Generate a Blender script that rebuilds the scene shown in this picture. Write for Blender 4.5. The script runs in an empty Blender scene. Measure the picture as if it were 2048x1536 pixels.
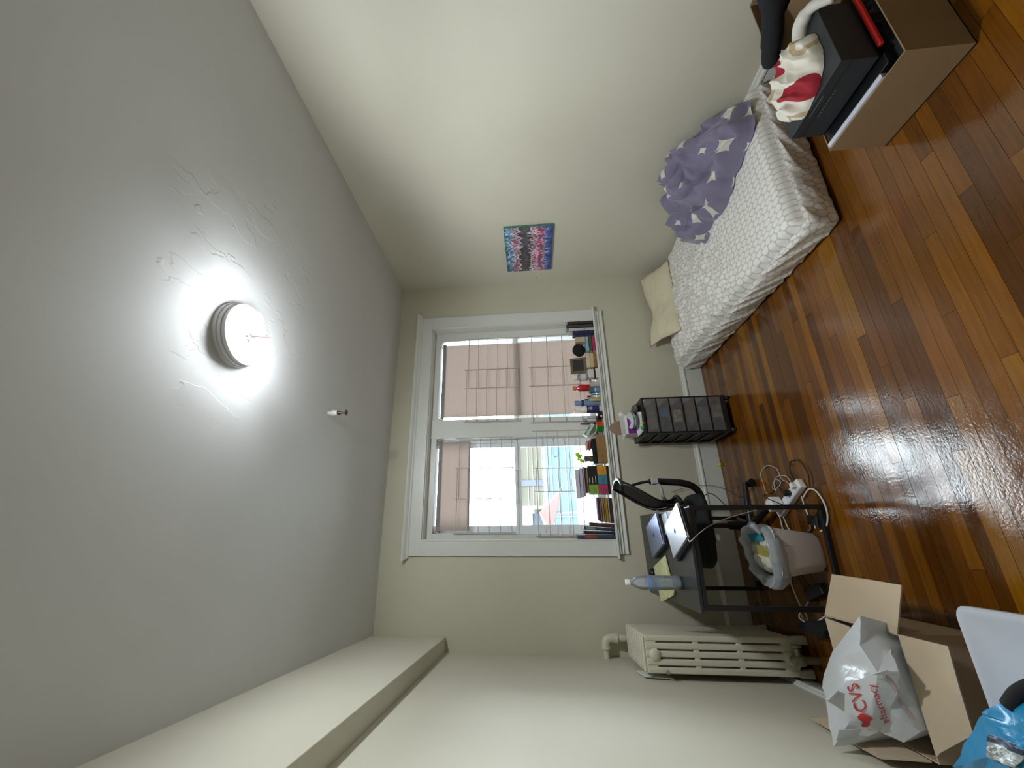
import bpy, bmesh, math, random
from mathutils import Vector, Matrix, noise
from mathutils.geometry import delaunay_2d_cdt
random.seed(7)
S = bpy.context.scene
COL = S.collection
PI = math.pi

# ------------------------------------------------------------------ camera, sky, exposure
cam_d = bpy.data.cameras.new('camera'); cam = bpy.data.objects.new('camera', cam_d); COL.objects.link(cam)
RIGHT = Vector((0.9323595926, -0.3594316789, -0.0389160414))
DOWN = Vector((-0.0017549253, 0.1031411866, -0.9946651778))
FWD = Vector((0.3615280215, 0.9274539147, 0.0955338989))
# the phone was held upright and the picture is stored on its side: camera x axis points down in the room
M = Matrix((DOWN, RIGHT, -FWD)).transposed().to_4x4(); M.translation = Vector((0, 0, 1.605))
cam.matrix_world = M
cam_d.sensor_fit = 'HORIZONTAL'; cam_d.sensor_width = 36
cam_d.lens = 817.678 * 36 / 2048
cam_d.shift_x = 43.697 / 2048; cam_d.shift_y = -5.81 / 2048
cam_d.clip_start = 0.02; cam_d.clip_end = 300
S.camera = cam

world = bpy.data.worlds.new('sky'); S.world = world; world.use_nodes = True
wn = world.node_tree.nodes; wn['Background'].inputs[0].default_value = (0.86, 0.93, 1.0, 1); wn['Background'].inputs[1].default_value = 12.0

S.view_settings.view_transform = 'Standard'; S.view_settings.look = 'None'
S.view_settings.gamma = 1; S.view_settings.use_curve_mapping = False
S.view_settings.exposure = 0.84
try:
    S.cycles.max_bounces = 10; S.cycles.diffuse_bounces = 6; S.cycles.glossy_bounces = 4; S.cycles.transparent_max_bounces = 16
    S.cycles.transmission_bounces = 8
    S.cycles.sample_clamp_indirect = 8; S.cycles.caustics_reflective = False; S.cycles.caustics_refractive = False
    S.cycles.use_denoising = True; S.cycles.denoiser = 'OPENIMAGEDENOISE'
except Exception: pass
LAMP_W = 2.5; LAMP_S = 33.0

# ------------------------------------------------------------------ room dimensions
D = 3.739; XR = 2.579; ZC = 2.954; K = 0.04819; YF = -1.25
def XW(y): return -0.8331 + K * (D - y)     # left wall is slightly out of square
def XB(y): return -0.7264 + K * (D - y)     # face of the boxed beam
ZB = 2.351

# ------------------------------------------------------------------ helpers
def lin(c):
    if isinstance(c, str):
        c = c.lstrip('#'); c = tuple(int(c[i:i+2], 16) / 255 for i in (0, 2, 4))
    return tuple((x / 12.92 if x <= 0.04045 else ((x + 0.055) / 1.055) ** 2.4) for x in c[:3]) + (1,)
MATS = {}
def mat(name, col, rough=0.6, metal=0.0, bump=0, bscale=60, var=0, vscale=6, trans=0, alpha=1, sheen=0, coat=0, emit=0, detail=3, dist=0.002):
    if name in MATS: return MATS[name]
    m = bpy.data.materials.new(name); m.use_nodes = True; n = m.node_tree.nodes; l = m.node_tree.links
    p = n['Principled BSDF']; c = lin(col)
    p.inputs['Base Color'].default_value = c; p.inputs['Roughness'].default_value = rough; p.inputs['Metallic'].default_value = metal
    p.inputs['Transmission Weight'].default_value = trans; p.inputs['Alpha'].default_value = alpha
    p.inputs['Sheen Weight'].default_value = sheen; p.inputs['Coat Weight'].default_value = coat
    if emit:
        p.inputs['Emission Color'].default_value = c; p.inputs['Emission Strength'].default_value = emit
    tc = n.new('ShaderNodeTexCoord')
    if bump:
        nz = n.new('ShaderNodeTexNoise'); nz.inputs['Scale'].default_value = bscale; nz.inputs['Detail'].default_value = detail
        b = n.new('ShaderNodeBump'); b.inputs['Strength'].default_value = bump; b.inputs['Distance'].default_value = dist
        l.new(tc.outputs['Object'], nz.inputs['Vector']); l.new(nz.outputs['Fac'], b.inputs['Height']); l.new(b.outputs['Normal'], p.inputs['Normal'])
    if var:
        nz = n.new('ShaderNodeTexNoise'); nz.inputs['Scale'].default_value = vscale; nz.inputs['Detail'].default_value = 4
        r = n.new('ShaderNodeValToRGB'); r.color_ramp.elements[0].position = 0.35; r.color_ramp.elements[1].position = 0.65
        r.color_ramp.elements[0].color = tuple(x * (1 - var) for x in c[:3]) + (1,); r.color_ramp.elements[1].color = c
        l.new(tc.outputs['Object'], nz.inputs['Vector']); l.new(nz.outputs['Fac'], r.inputs['Fac']); l.new(r.outputs['Color'], p.inputs['Base Color'])
    MATS[name] = m
    return m

class MB:
    def __init__(s): s.v = []; s.f = []; s.mi = []
    def add(s, vs, fs, mi=0):
        o = len(s.v); s.v += [tuple(v) for v in vs]; s.f += [tuple(i + o for i in f) for f in fs]; s.mi += [mi] * len(fs); return s
    def box(s, x0, x1, y0, y1, z0, z1, mi=0, rot=0, c=None, R=None):
        vs = [Vector((x, y, z)) for x in (x0, x1) for y in (y0, y1) for z in (z0, z1)]
        if rot or R is not None:
            c = Vector(c) if c else Vector(((x0 + x1) / 2, (y0 + y1) / 2, (z0 + z1) / 2)); r = R if R is not None else Matrix.Rotation(rot, 3, 'Z')
            vs = [c + r @ (v - c) for v in vs]
        return s.add(vs, [(0, 1, 3, 2), (4, 6, 7, 5), (0, 4, 5, 1), (2, 3, 7, 6), (0, 2, 6, 4), (1, 5, 7, 3)], mi)
    def hexa(s, b, t, mi=0):   # bottom quad, top quad (ccw from above)
        return s.add(list(b) + list(t), [(3, 2, 1, 0), (4, 5, 6, 7), (0, 1, 5, 4), (1, 2, 6, 5), (2, 3, 7, 6), (3, 0, 4, 7)], mi)
    def slab(s, quad, th, mi=0):  # thin slab from 4 points, thickened along normal
        q = [Vector(p) for p in quad]; n = (q[1] - q[0]).cross(q[-1] - q[0]).normalized() * th; k = len(q)
        return s.add([p - n / 2 for p in q] + [p + n / 2 for p in q],
                     [tuple(range(k - 1, -1, -1)), tuple(range(k, 2 * k))] + [(i, (i + 1) % k, (i + 1) % k + k, i + k) for i in range(k)], mi)
    def tube(s, pts, r, n=8, mi=0, closed=False):
        pts = [Vector(p) for p in pts]; rs = r if isinstance(r, (list, tuple)) else [r] * len(pts); up = None; o = len(s.v); k = len(pts)
        for i, p in enumerate(pts):
            if closed: t = pts[(i + 1) % k] - pts[i - 1]
            else: t = pts[min(i + 1, k - 1)] - pts[max(i - 1, 0)]
            t.normalize()
            if up is None: up = Vector((0, 0, 1)) if abs(t.z) < 0.9 else Vector((1, 0, 0))
            a = t.cross(up).normalized(); b = a.cross(t).normalized(); up = b
            for j in range(n):
                w = 2 * PI * j / n; s.v.append(tuple(p + a * math.cos(w) * rs[i] + b * math.sin(w) * rs[i]))
        m = k if closed else k - 1
        for i in range(m):
            for j in range(n):
                i2 = (i + 1) % k
                s.f.append((o + i * n + j, o + i * n + (j + 1) % n, o + i2 * n + (j + 1) % n, o + i2 * n + j)); s.mi.append(mi)
        if not closed:
            s.f.append(tuple(o + j for j in range(n - 1, -1, -1))); s.f.append(tuple(o + (k - 1) * n + j for j in range(n))); s.mi += [mi, mi]
        return s
    def lathe(s, prof, c, n=24, mi=0, axis='z', sx=1, sy=1, R=None):
        c = Vector(c); o = len(s.v)
        for (r, h) in prof:
            for j in range(n):
                w = 2 * PI * j / n; v = Vector((r * math.cos(w) * sx, r * math.sin(w) * sy, h))
                if axis == 'y': v = Vector((v.x, v.z, v.y))
                if axis == 'x': v = Vector((v.z, v.x, v.y))
                if R is not None: v = R @ v
                s.v.append(tuple(c + v))
        for i in range(len(prof) - 1):
            for j in range(n):
                s.f.append((o + i * n + j, o + i * n + (j + 1) % n, o + (i + 1) * n + (j + 1) % n, o + (i + 1) * n + j)); s.mi.append(mi)
        s.f.append(tuple(o + j for j in range(n - 1, -1, -1))); s.f.append(tuple(o + (len(prof) - 1) * n + j for j in range(n))); s.mi += [mi, mi]
        return s
def props(o, label=None, cat=None, group=None, kind=None):
    if label: o['label'] = label
    if cat: o['category'] = cat
    if group: o['group'] = group
    if kind: o['kind'] = kind
    return o
def org(par):   # world origin of an object chain
    v = Vector((0, 0, 0))
    while par is not None: v += par.location; par = par.parent
    return v
def build(mb, name, m, parent=None, smooth=False, bevel=0, seg=2, sub=0, loc=None, label=None, origin=None):
    me = bpy.data.meshes.new(name); base = org(parent); loc = Vector(loc) if loc is not None else Vector((0, 0, 0))
    base = base + loc
    me.from_pydata([tuple(Vector(v) - base) for v in mb.v], [], mb.f)
    ms = m if isinstance(m, (list, tuple)) else [m]
    for x in ms: me.materials.append(x)
    if len(ms) > 1: me.polygons.foreach_set('material_index', mb.mi)
    bm = bmesh.new(); bm.from_mesh(me); bmesh.ops.recalc_face_normals(bm, faces=bm.faces); bm.to_mesh(me); bm.free()
    if smooth:
        me.polygons.foreach_set('use_smooth', [True] * len(me.polygons))
    me.update()
    o = bpy.data.objects.new(name, me); COL.objects.link(o)
    if parent is not None: o.parent = parent
    o.location = loc
    if bevel:
        b = o.modifiers.new('b', 'BEVEL'); b.width = bevel; b.segments = seg; b.limit_method = 'ANGLE'; b.angle_limit = 0.6
        me.polygons.foreach_set('use_smooth', [True] * len(me.polygons))
        w = o.modifiers.new('w', 'WEIGHTED_NORMAL'); w.keep_sharp = True
    elif smooth == 'auto':
        try: me.set_sharp_from_angle(angle=0.7)
        except Exception: pass
    if sub:
        q = o.modifiers.new('s', 'SUBSURF'); q.levels = sub; q.render_levels = sub
    if label: o['label'] = label
    return o
def thing(name, loc, label, cat, group=None, kind=None):
    o = bpy.data.objects.new(name, None); o.empty_display_size = 0.05; COL.objects.link(o); o.location = loc
    return props(o, label, cat, group, kind)
def solo(mb, name, m, loc, label, cat, group=None, **kw):
    o = build(mb, name, m, None, loc=loc, **kw); return props(o, label, cat, group)
def struct(mb, name, m, **kw):
    o = build(mb, name, m, **kw)
    if kw.get('parent') is None: o['kind'] = 'structure'
    return o
def spl(pts, n=6, closed=False):  # catmull-rom
    P = [Vector(p) for p in pts]; out = []; k = len(P)
    rng = range(k) if closed else range(k - 1)
    for i in rng:
        p0 = P[i - 1] if (closed or i > 0) else P[i]; p1 = P[i]; p2 = P[(i + 1) % k]; p3 = P[(i + 2) % k] if (closed or i + 2 < k) else P[(i + 1) % k]
        for j in range(n):
            t = j / n
            out.append(0.5 * ((2 * p1) + (p2 - p0) * t + (2 * p0 - 5 * p1 + 4 * p2 - p3) * t * t + (3 * p1 - p0 - 3 * p2 + p3) * t ** 3))
    if not closed: out.append(P[-1])
    return out
def ss(a, b, x):
    t = max(0, min(1, (x - a) / (b - a))); return t * t * (3 - 2 * t)
def fb(x, y, z=0, o=4): return noise.fractal(Vector((x, y, z)), 1.0, 2.0, o)
def ridge(x, y, z=0): return 1 - abs(noise.noise(Vector((x, y, z)))) * 2
def text_mesh(s, size):
    cu = bpy.data.curves.new('t', 'FONT'); cu.body = s; cu.size = size; cu.resolution_u = 3
    o = bpy.data.objects.new('t', cu); COL.objects.link(o); bpy.context.view_layer.update()
    me = o.to_mesh(); vs = [tuple(v.co) for v in me.vertices]; fs = [tuple(p.vertices) for p in me.polygons]; o.to_mesh_clear()
    COL.objects.unlink(o); bpy.data.objects.remove(o); bpy.data.curves.remove(cu)
    return vs, fs

# ------------------------------------------------------------------ special materials
def wall_mat(name, col, bump=0.25):
    m = mat(name, col, rough=0.62, var=0.05, vscale=1.2)
    n = m.node_tree.nodes; l = m.node_tree.links; p = n['Principled BSDF']; tc = [x for x in n if x.type == 'TEX_COORD'][0]
    a = n.new('ShaderNodeTexNoise'); a.inputs['Scale'].default_value = 2.2; a.inputs['Detail'].default_value = 5
    b = n.new('ShaderNodeTexNoise'); b.inputs['Scale'].default_value = 70; b.inputs['Detail'].default_value = 3
    s = n.new('ShaderNodeMath'); s.operation = 'MULTIPLY_ADD'; s.inputs[1].default_value = 0.06
    l.new(tc.outputs['Object'], a.inputs['Vector']); l.new(tc.outputs['Object'], b.inputs['Vector'])
    l.new(b.outputs['Fac'], s.inputs[0]); l.new(a.outputs['Fac'], s.inputs[2])
    bp = n.new('ShaderNodeBump'); bp.inputs['Strength'].default_value = bump; bp.inputs['Distance'].default_value = 0.012
    l.new(s.outputs[0], bp.inputs['Height']); l.new(bp.outputs['Normal'], p.inputs['Normal'])
    return m
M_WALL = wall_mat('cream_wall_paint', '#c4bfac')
M_WALLR = wall_mat('cream_wall_paint_right', '#cdc9b9')
M_CEIL = wall_mat('ceiling_paint', '#d3d4d4', 0.15)
M_TRIM = mat('white_trim_gloss', '#d2d3ce', rough=0.35, bump=0.15, bscale=12)
M_WHITE = mat('white_vinyl', '#dfe3e6', rough=0.4)

def ceiling_patches():   # peeling plaster ridges: fine relief around given patches
    m = M_CEIL; n = m.node_tree.nodes; l = m.node_tree.links; p = n['Principled BSDF']
    g = n.new('ShaderNodeNewGeometry'); prev = [x for x in n if x.type == 'BUMP'][0]
    wn_ = n.new('ShaderNodeTexNoise'); wn_.inputs['Scale'].default_value = 3.0; wn_.inputs['Detail'].default_value = 4
    mp = n.new('ShaderNodeMapping'); mp.inputs['Scale'].default_value = (1.0, 0.42, 1); mp.inputs['Rotation'].default_value = (0, 0, 0.45)
    l.new(g.outputs['Position'], mp.inputs['Vector'])
    cc = n.new('ShaderNodeTexNoise'); cc.inputs['Scale'].default_value = 9; cc.inputs['Detail'].default_value = 3; cc.inputs['Roughness'].default_value = 0.55
    l.new(mp.outputs[0], cc.inputs['Vector'])
    mr = n.new('ShaderNodeMapRange'); mr.interpolation_type = 'SMOOTHSTEP'; mr.inputs[1].default_value = 0.515; mr.inputs[2].default_value = 0.53
    l.new(cc.outputs['Fac'], mr.inputs[0])
    total = None
    for (x, y, rx, ry) in [(1.33, 1.32, 0.2, 0.3), (0.80, 1.52, 0.34, 0.28), (1.18, 2.0, 0.30, 0.30), (1.60, 1.75, 0.2, 0.35), (1.0, 1.25, 0.12, 0.15)]:
        s = n.new('ShaderNodeVectorMath'); s.operation = 'SUBTRACT'; s.inputs[1].default_value = (x, y, ZC)
        d = n.new('ShaderNodeVectorMath'); d.operation = 'DIVIDE'; d.inputs[1].default_value = (rx, ry, 1)
        ln = n.new('ShaderNodeVectorMath'); ln.operation = 'LENGTH'
        r = n.new('ShaderNodeMapRange'); r.inputs[1].default_value = 0.85; r.inputs[2].default_value = 1.1; r.inputs[3].default_value = 1; r.inputs[4].default_value = 0
        l.new(g.outputs['Position'], s.inputs[0]); l.new(s.outputs[0], d.inputs[0]); l.new(d.outputs[0], ln.inputs[0]); l.new(ln.outputs['Value'], r.inputs[0])
        if total is None: total = r.outputs[0]
        else:
            a = n.new('ShaderNodeMath'); a.operation = 'MAXIMUM'; l.new(total, a.inputs[0]); l.new(r.outputs[0], a.inputs[1]); total = a.outputs[0]
    mu = n.new('ShaderNodeMath'); mu.operation = 'MULTIPLY'; l.new(total, mu.inputs[0]); l.new(mr.outputs[0], mu.inputs[1])
    bp = n.new('ShaderNodeBump'); bp.inputs['Strength'].default_value = 0.35; bp.inputs['Distance'].default_value = 0.004
    l.new(mu.outputs[0], bp.inputs['Height']); l.new(prev.outputs['Normal'], bp.inputs['Normal']); l.new(bp.outputs['Normal'], p.inputs['Normal'])
ceiling_patches()

def wood_mat():
    m = bpy.data.materials.new('oak_plank'); m.use_nodes = True; n = m.node_tree.nodes; l = m.node_tree.links; p = n['Principled BSDF']
    g = n.new('ShaderNodeNewGeometry'); oi = n.new('ShaderNodeObjectInfo')
    ad = n.new('ShaderNodeMath'); ad.operation = 'ADD'; l.new(oi.outputs['Random'], ad.inputs[0]); l.new(g.outputs['Random Per Island'], ad.inputs[1])
    fr = n.new('ShaderNodeMath'); fr.operation = 'FRACT'; l.new(ad.outputs[0], fr.inputs[0])
    r = n.new('ShaderNodeValToRGB'); e = r.color_ramp.elements
    e[0].position = 0; e[0].color = lin('#54300f'); e[1].position = 1; e[1].color = lin('#93600f')
    for pos, c in ((0.2, '#64390d'), (0.45, '#71420f'), (0.7, '#7b4a10'), (0.86, '#875312')):
        x = e.new(pos); x.color = lin(c)
    l.new(fr.outputs[0], r.inputs['Fac'])
    off = n.new('ShaderNodeVectorMath'); off.operation = 'MULTIPLY_ADD'; off.inputs[1].default_value = (37, 11, 5)
    cv = n.new('ShaderNodeCombineXYZ')
    for i in range(3): l.new(fr.outputs[0], cv.inputs[i])
    l.new(cv.outputs[0], off.inputs[0]); l.new(g.outputs['Position'], off.inputs[2])
    mp = n.new('ShaderNodeMapping'); mp.inputs['Scale'].default_value = (1.6, 26, 1); l.new(off.outputs[0], mp.inputs['Vector'])
    gr = n.new('ShaderNodeTexNoise'); gr.inputs['Scale'].default_value = 3; gr.inputs['Detail'].default_value = 6; gr.inputs['Distortion'].default_value = 0.6
    l.new(mp.outputs[0], gr.inputs['Vector'])
    gm = n.new('ShaderNodeMapRange'); gm.inputs[1].default_value = 0.3; gm.inputs[2].default_value = 0.7; gm.inputs[3].default_value = 0.68; gm.inputs[4].default_value = 0.98
    l.new(gr.outputs['Fac'], gm.inputs[0])
    mx = n.new('ShaderNodeVectorMath'); mx.operation = 'SCALE'; l.new(r.outputs['Color'], mx.inputs[0]); l.new(gm.outputs[0], mx.inputs['Scale'])
    st = n.new('ShaderNodeTexNoise'); st.inputs['Scale'].default_value = 2.1; st.inputs['Detail'].default_value = 3; l.new(g.outputs['Position'], st.inputs['Vector'])
    sm = n.new('ShaderNodeMapRange'); sm.inputs[1].default_value = 0.35; sm.inputs[2].default_value = 0.65; sm.inputs[3].default_value = 0.82; sm.inputs[4].default_value = 1.05
    l.new(st.outputs['Fac'], sm.inputs[0])
    mx2 = n.new('ShaderNodeVectorMath'); mx2.operation = 'SCALE'; l.new(mx.outputs[0], mx2.inputs[0]); l.new(sm.outputs[0], mx2.inputs['Scale'])
    l.new(mx2.outputs[0], p.inputs['Base Color'])
    # worn varnish: orange-peel relief and uneven gloss
    n1 = n.new('ShaderNodeTexNoise'); n1.inputs['Scale'].default_value = 95; n1.inputs['Detail'].default_value = 3; l.new(g.outputs['Position'], n1.inputs['Vector'])
    n2 = n.new('ShaderNodeTexNoise'); n2.inputs['Scale'].default_value = 14; n2.inputs['Detail'].default_value = 3; l.new(g.outputs['Position'], n2.inputs['Vector'])
    b1 = n.new('ShaderNodeBump'); b1.inputs['Strength'].default_value = 0.30; b1.inputs['Distance'].default_value = 0.0016; l.new(n1.outputs['Fac'], b1.inputs['Height'])
    b2 = n.new('ShaderNodeBump'); b2.inputs['Strength'].default_value = 0.16; b2.inputs['Distance'].default_value = 0.004; l.new(n2.outputs['Fac'], b2.inputs['Height'])
    l.new(b1.outputs['Normal'], b2.inputs['Normal']); l.new(b2.outputs['Normal'], p.inputs['Normal'])
    rm = n.new('ShaderNodeMapRange'); rm.inputs[1].default_value = 0.35; rm.inputs[2].default_value = 0.65; rm.inputs[3].default_value = 0.09; rm.inputs[4].default_value = 0.19
    l.new(n2.outputs['Fac'], rm.inputs[0]); l.new(rm.outputs[0], p.inputs['Roughness'])
    p.inputs['Specular IOR Level'].default_value = 0.92
    return m
M_WOOD = wood_mat()

def glass_mat():
    m = bpy.data.materials.new('window_glass'); m.use_nodes = True; n = m.node_tree.nodes; l = m.node_tree.links; n.clear()
    o = n.new('ShaderNodeOutputMaterial'); t = n.new('ShaderNodeBsdfTransparent'); t.inputs[0].default_value = (0.93, 0.96, 0.96, 1)
    g = n.new('ShaderNodeBsdfGlossy'); g.inputs['Roughness'].default_value = 0.02; fr = n.new('ShaderNodeFresnel'); fr.inputs[0].default_value = 1.45
    x = n.new('ShaderNodeMixShader'); l.new(fr.outputs[0], x.inputs[0]); l.new(t.outputs[0], x.inputs[1]); l.new(g.outputs[0], x.inputs[2]); l.new(x.outputs[0], o.inputs[0])
    return m
M_GLASS = glass_mat()
def translucent(name, col, tr=0.5, tcol=None, rough=0.9, bump=0, bscale=200, gloss=0.0, transp=0.0, bdist=0.002):
    m = bpy.data.materials.new(name); m.use_nodes = True; n = m.node_tree.nodes; l = m.node_tree.links; n.clear()
    o = n.new('ShaderNodeOutputMaterial'); d = n.new('ShaderNodeBsdfDiffuse'); d.inputs[0].default_value = lin(col)
    t = n.new('ShaderNodeBsdfTranslucent'); t.inputs[0].default_value = lin(tcol or col)
    x = n.new('ShaderNodeMixShader'); x.inputs[0].default_value = tr; l.new(d.outputs[0], x.inputs[1]); l.new(t.outputs[0], x.inputs[2]); last = x.outputs[0]
    nodes = [d, t]
    if gloss:
        g = n.new('ShaderNodeBsdfGlossy'); g.inputs['Roughness'].default_value = rough; y = n.new('ShaderNodeMixShader'); y.inputs[0].default_value = gloss
        l.new(last, y.inputs[1]); l.new(g.outputs[0], y.inputs[2]); last = y.outputs[0]; nodes.append(g)
    if transp:
        tr_ = n.new('ShaderNodeBsdfTransparent'); y = n.new('ShaderNodeMixShader'); y.inputs[0].default_value = transp
        l.new(last, y.inputs[1]); l.new(tr_.outputs[0], y.inputs[2]); last = y.outputs[0]
    if bump:
        tc = n.new('ShaderNodeTexCoord'); nz = n.new('ShaderNodeTexNoise'); nz.inputs['Scale'].default_value = bscale; nz.inputs['Detail'].default_value = 4
        b = n.new('ShaderNodeBump'); b.inputs['Strength'].default_value = bump; b.inputs['Distance'].default_value = bdist
        l.new(tc.outputs['Object'], nz.inputs['Vector']); l.new(nz.outputs['Fac'], b.inputs['Height'])
        for q in nodes: l.new(b.outputs['Normal'], q.inputs['Normal'])
    l.new(last, o.inputs[0]); MATS[name] = m
    return m
def sheet_mat():
    m = bpy.data.materials.new('pebble_print_sheet'); m.use_nodes = True; n = m.node_tree.nodes; l = m.node_tree.links; p = n['Principled BSDF']
    uv = n.new('ShaderNodeUVMap'); uv.uv_map = 'cloth'
    nz = n.new('ShaderNodeTexNoise'); nz.inputs['Scale'].default_value = 9; l.new(uv.outputs[0], nz.inputs['Vector'])
    ma = n.new('ShaderNodeVectorMath'); ma.operation = 'MULTIPLY_ADD'; ma.inputs[1].default_value = (0.03, 0.03, 0); l.new(nz.outputs['Color'], ma.inputs[0]); l.new(uv.outputs[0], ma.inputs[2])
    sc = n.new('ShaderNodeVectorMath'); sc.operation = 'MULTIPLY'; sc.inputs[1].default_value = (1 / 0.040, 1 / 0.058, 0); l.new(ma.outputs[0], sc.inputs[0])
    ds = []
    for off in ((100, 173.2, 0), (100.5, 174.066, 0)):
        a = n.new('ShaderNodeVectorMath'); a.operation = 'ADD'; a.inputs[1].default_value = off; l.new(sc.outputs[0], a.inputs[0])
        w = n.new('ShaderNodeVectorMath'); w.operation = 'MODULO'; w.inputs[1].default_value = (1, 1.7320508, 1); l.new(a.outputs[0], w.inputs[0])
        s = n.new('ShaderNodeVectorMath'); s.operation = 'SUBTRACT'; s.inputs[1].default_value = (0.5, 0.8660254, 0); l.new(w.outputs[0], s.inputs[0])
        q = n.new('ShaderNodeVectorMath'); q.operation = 'MULTIPLY'; q.inputs[1].default_value = (1, 1, 0); l.new(s.outputs[0], q.inputs[0])
        ln = n.new('ShaderNodeVectorMath'); ln.operation = 'LENGTH'; l.new(q.outputs[0], ln.inputs[0]); ds.append(ln.outputs['Value'])
    mi = n.new('ShaderNodeMath'); mi.operation = 'MINIMUM'; l.new(ds[0], mi.inputs[0]); l.new(ds[1], mi.inputs[1])
    r = n.new('ShaderNodeValToRGB'); e = r.color_ramp.elements; e[0].position = 0.40; e[0].color = lin('#e6e3de'); e[1].position = 0.47; e[1].color = lin('#c3bfbb')
    l.new(mi.outputs[0], r.inputs['Fac']); l.new(r.outputs['Color'], p.inputs['Base Color'])
    p.inputs['Roughness'].default_value = 0.75; p.inputs['Sheen Weight'].default_value = 0.2
    tc = n.new('ShaderNodeTexCoord'); w1 = n.new('ShaderNodeTexNoise'); w1.inputs['Scale'].default_value = 22; w1.inputs['Detail'].default_value = 5; w1.inputs['Distortion'].default_value = 1.2
    l.new(tc.outputs['Object'], w1.inputs['Vector']); b = n.new('ShaderNodeBump'); b.inputs['Strength'].default_value = 0.35; b.inputs['Distance'].default_value = 0.008
    l.new(w1.outputs['Fac'], b.inputs['Height']); l.new(b.outputs['Normal'], p.inputs['Normal'])
    return m
M_SHEET = sheet_mat()
def blanket_mat():
    m = mat('lavender_star_blanket', '#7d7690', rough=0.9, sheen=0.3, bump=0.3, bscale=30, dist=0.006, detail=5)
    n = m.node_tree.nodes; l = m.node_tree.links; p = n['Principled BSDF']
    uv = n.new('ShaderNodeUVMap'); uv.uv_map = 'cloth'
    v = n.new('ShaderNodeTexVoronoi'); v.voronoi_dimensions = '2D'; v.distance = 'MINKOWSKI'; v.inputs['Exponent'].default_value = 0.62; v.inputs['Scale'].default_value = 5.0; v.inputs['Randomness'].default_value = 0.75
    l.new(uv.outputs[0], v.inputs['Vector']); r = n.new('ShaderNodeValToRGB'); e = r.color_ramp.elements; r.color_ramp.interpolation = 'LINEAR'
    e[0].position = 0.36; e[0].color = lin('#d6d2ca'); e[1].position = 0.38; e[1].color = lin('#7d7690')
    sc_ = n.new('ShaderNodeSeparateColor'); l.new(v.outputs['Color'], sc_.inputs[0]); th_ = n.new('ShaderNodeMath'); th_.operation = 'MULTIPLY_ADD'; th_.inputs[1].default_value = 0.35; th_.inputs[2].default_value = -0.07
    l.new(sc_.outputs[0], th_.inputs[0]); ad_ = n.new('ShaderNodeMath'); ad_.operation = 'ADD'; l.new(v.outputs['Distance'], ad_.inputs[0]); l.new(th_.outputs[0], ad_.inputs[1])
    l.new(ad_.outputs[0], r.inputs['Fac']); l.new(r.outputs['Color'], p.inputs['Base Color']); return m
M_BLANKET = blanket_mat()
M_CARDB = mat('brown_cardboard', '#8c7150', rough=0.85, var=0.08, vscale=5, bump=0.2, bscale=90, dist=0.001)
M_CARD = mat('corrugated_cardboard', '#bba88f', rough=0.85, var=0.08, vscale=5, bump=0.2, bscale=90, dist=0.001)
M_CARDIN = mat('cardboard_inside', '#a08768', rough=0.85, var=0.08, vscale=5)
M_BLACKMETAL = mat('black_powder_metal', '#141416', rough=0.45)
M_BLACKPL = mat('black_plastic', '#0f0f11', rough=0.35)
M_BLACKFAB = mat('black_fabric', '#101013', rough=0.9, bump=0.4, bscale=150)
M_CREAMPIPE = mat('painted_iron', '#cbc6b4', rough=0.42, bump=0.12, bscale=30, var=0.05)
M_WHITEPL = mat('white_plastic', '#e4e4e2', rough=0.4)
M_SILVER = mat('brushed_aluminium', '#c9ccd6', rough=0.32, metal=0.85)
M_DARKLAP = mat('dark_laptop_shell', '#1c1b1f', rough=0.3, metal=0.3)

# ================================================================== THE ROOM
# floor: sub-floor and every strip of oak
fl = MB(); fl.box(-1.1, XR + 0.12, YF - 0.1, D + 0.2, -0.12, -0.016); floor = struct(fl, 'floor', mat('subfloor', '#241509', rough=0.9))
unit = MB(); unit.box(-0.5, 0.5, -0.5, 0.5, -1, 0); um = None
PW = 0.0572; row = 0; y = D
far_rows = MB()
while y > YF:
    y0 = y - PW; yc = (y + y0) / 2
    xl = XW(yc); xr = XR
    if y0 > 0.93:
        x = xl - random.uniform(0, 0.9)
        while x < xr:
            L = random.choice((0.7, 0.95, 1.2, 1.5, 1.9)) * random.uniform(0.9, 1.15); a = max(x, xl); b = min(x + L, xr)
            if xr - b < 0.22: b = xr; L = 9
            if b - a > 0.12:
                if um is None:
                    pk = build(unit, 'plank', M_WOOD, floor); um = pk.data
                else:
                    pk = bpy.data.objects.new('plank', um); COL.objects.link(pk); pk.parent = floor
                pk.location = ((a + b) / 2, yc, random.uniform(-0.0008, 0)); pk.scale = (b - a - 0.0012, PW - 0.0012, 0.015)
                pk.rotation_euler = (random.uniform(-0.006, 0.006), random.uniform(-0.0006, 0.0006), 0)
            x += L
    else:
        x = xl
        while x < xr:
            L = random.uniform(0.8, 1.9); b = min(x + L, xr); far_rows.box(x, b - 0.0012, y0 + 0.0006, y - 0.0006, -0.015, 0); x = b
    y = y0
fr_ = build(far_rows, 'plank_run', M_WOOD, floor); fr_['kind'] = 'stuff'

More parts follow.
